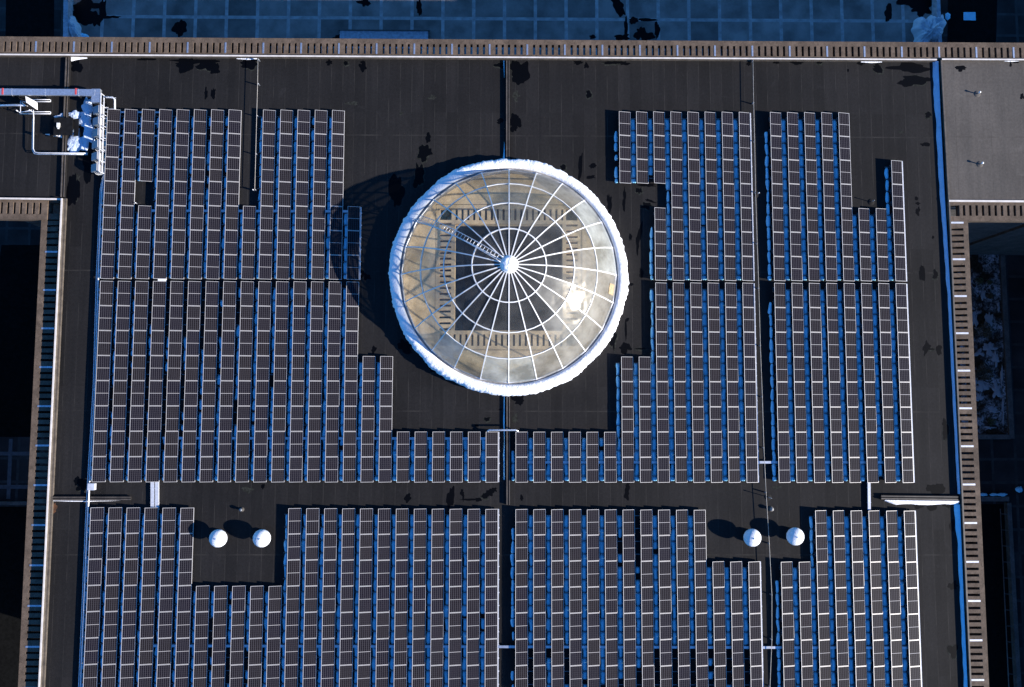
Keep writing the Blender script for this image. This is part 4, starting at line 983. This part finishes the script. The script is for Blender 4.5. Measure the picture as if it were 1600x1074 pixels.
conduit([P3(52, 172, .75), P3(52.5, 184, .45), P3(52, 233, .45), P3(54.5, 238, .45), P3(60, 239.2, .45), P3(137, 239.7, .45)], .042, 'bent pipe running from the white panel box to the inverters', m='alu_bright', feet=1.8)
conduit([P3(51, 186, .38), P3(50.4, 234, .38), P3(53.6, 240.5, .38), P3(60, 241.4, .38), P3(137, 241.8, .38)], .035, 'thinner pipe alongside the bent pipe to the inverters', m='alu')
# white switch box on a stand
p = at(47.5, 160, 1.2); L = (p.x, p.y, 0); sb = thing('switch_box', 'sloping white switch box on a metal stand near the left edge', 'electrical box', L)
mb = MB(); q = [px(39, 150, 1.35), px(40.5, 160, 1.35), px(55.5, 170, 1.0), px(55, 158.5, 1.0)]
top = [(q[0][0], q[0][1], 1.30), (q[1][0], q[1][1], 1.30), (q[2][0], q[2][1], 1.16), (q[3][0], q[3][1], 1.16)]
mb.hexa([(a, b2, .7) for a, b2, _ in top], top, M['white']); mb.build('cabinet', sb, L)
for v in (157.5, 176.5):
    mb = MB()
    for dv in (-1.6, 1.6): mb.tube([P3(31 if v > 170 else 45, v + dv, .25), P3(79, v + dv, .25)], .035, M['alu_bright'], 6)
    mb.tube([P3(79, v - 1.6, .25), P3(79, v + 1.6, .25)], .035, M['alu_bright'], 6); mb.build('skid_rail', sb, L)
for (u, v) in ((32, 176.5), (41, 165), (52, 176), (50, 157)):
    a = P3(u, v, .2); mb = MB(); mb.tube([(a[0], a[1], 0), (a[0], a[1], .78)], .04, M['alu_bright'], 6); mb.build('leg', sb, L)
mb = MB(); mb.tube([P3(32, 176, .6), P3(32, 158, .6), P3(42, 160, .7)], .03, M['alu_bright'], 6); mb.tube([P3(32, 176, .6), P3(50, 172, .7)], .03, M['alu_bright'], 6); mb.build('brace', sb, L)
# black step-over platform across the left curb
zs = .62; x0, y1_ = px(74, 184, zs); x1_, y0_ = px(127, 211.5, zs); L = (x0, y0_, 0)
st = thing('step_over', 'black stepping platform over the left joint curb', 'step', L)
mb = MB(); mb.box(x0 + .55, x1_ - .75, y0_, y1_, zs - .06, zs, M['rubber']); mb.build('deck', st, L)
for k, (a, b2, zz) in enumerate(((x0 + .25, x0 + .545, .4), (x0, x0 + .245, .2), (x1_ - .745, x1_ - .38, .4), (x1_ - .375, x1_, .2))):
    mb = MB(); mb.box(a, b2, y0_ + .01, y1_ - .01, zz - .05, zz, M['rubber']); mb.build('tread', st, L)
for yy in (y0_ + .02, y1_ - .06):
    mb = MB(); mb.box(x0 + .56, x0 + .62, yy, yy + .04, 0, zs - .062, M['rack']); mb.build('leg', st, L); mb = MB(); mb.box(x1_ - .82, x1_ - .76, yy, yy + .04, 0, zs - .062, M['rack']); mb.build('leg', st, L)
a = px(90.5, 195.5, zs + .12); mb = MB(); mb.box(a[0] - .11, a[0] + .11, a[1] - .18, a[1] + .18, zs + .003, zs + .12, M['white']); mb.box(a[0] - .06, a[0] + .06, a[1] - .3, a[1] - .222, zs + .003, zs + .09, M['white'])
tag(mb.build('canister', loc=(a[0], a[1], zs)), 'small white container standing on the black step platform', 'container')
# snow by the inverters
mb = MB()
for k, (u, v, ru, rv, h) in enumerate(((137, 170, 8, 14, .3), (133, 190, 9, 14, .35), (135, 212, 9, 16, .3), (117, 180, 10, 6, .2), (120, 222, 14, 15, .22), (112, 228, 7, 8, .2))):
    mound(mb, u, v, ru * 1.15, rv * 1.1, .01, h * .7, M['snow_half_shade'], seed=k + 40, rough=.6, n=44)
tag(mb.build('snow_drift', loc=(at(130, 195).x, at(130, 195).y, 0)), 'snow drift piled behind the inverters at the upper left', 'snow')
mb = MB()
for k, (u, v, ru, rv, h, an) in enumerate(((92, 182, 9, 1.6, .10, -.1), (84, 211.5, 12, 1.4, .10, .12), (95, 213, 5, 3, .12, .2), (97, 180, 3, 3, .1, 0))):
    mound(mb, u, v, ru, rv, .01, h, M['snow'], seed=k + 60, rough=.4, ang=an)
tag(mb.build('snow_drift', loc=(at(88, 195).x, at(88, 195).y, 0)), 'thin ridges of snow beside the black step platform', 'snow')
# shift the meshes of the two drifts to their origins
for o in bpy.data.objects:
    pass
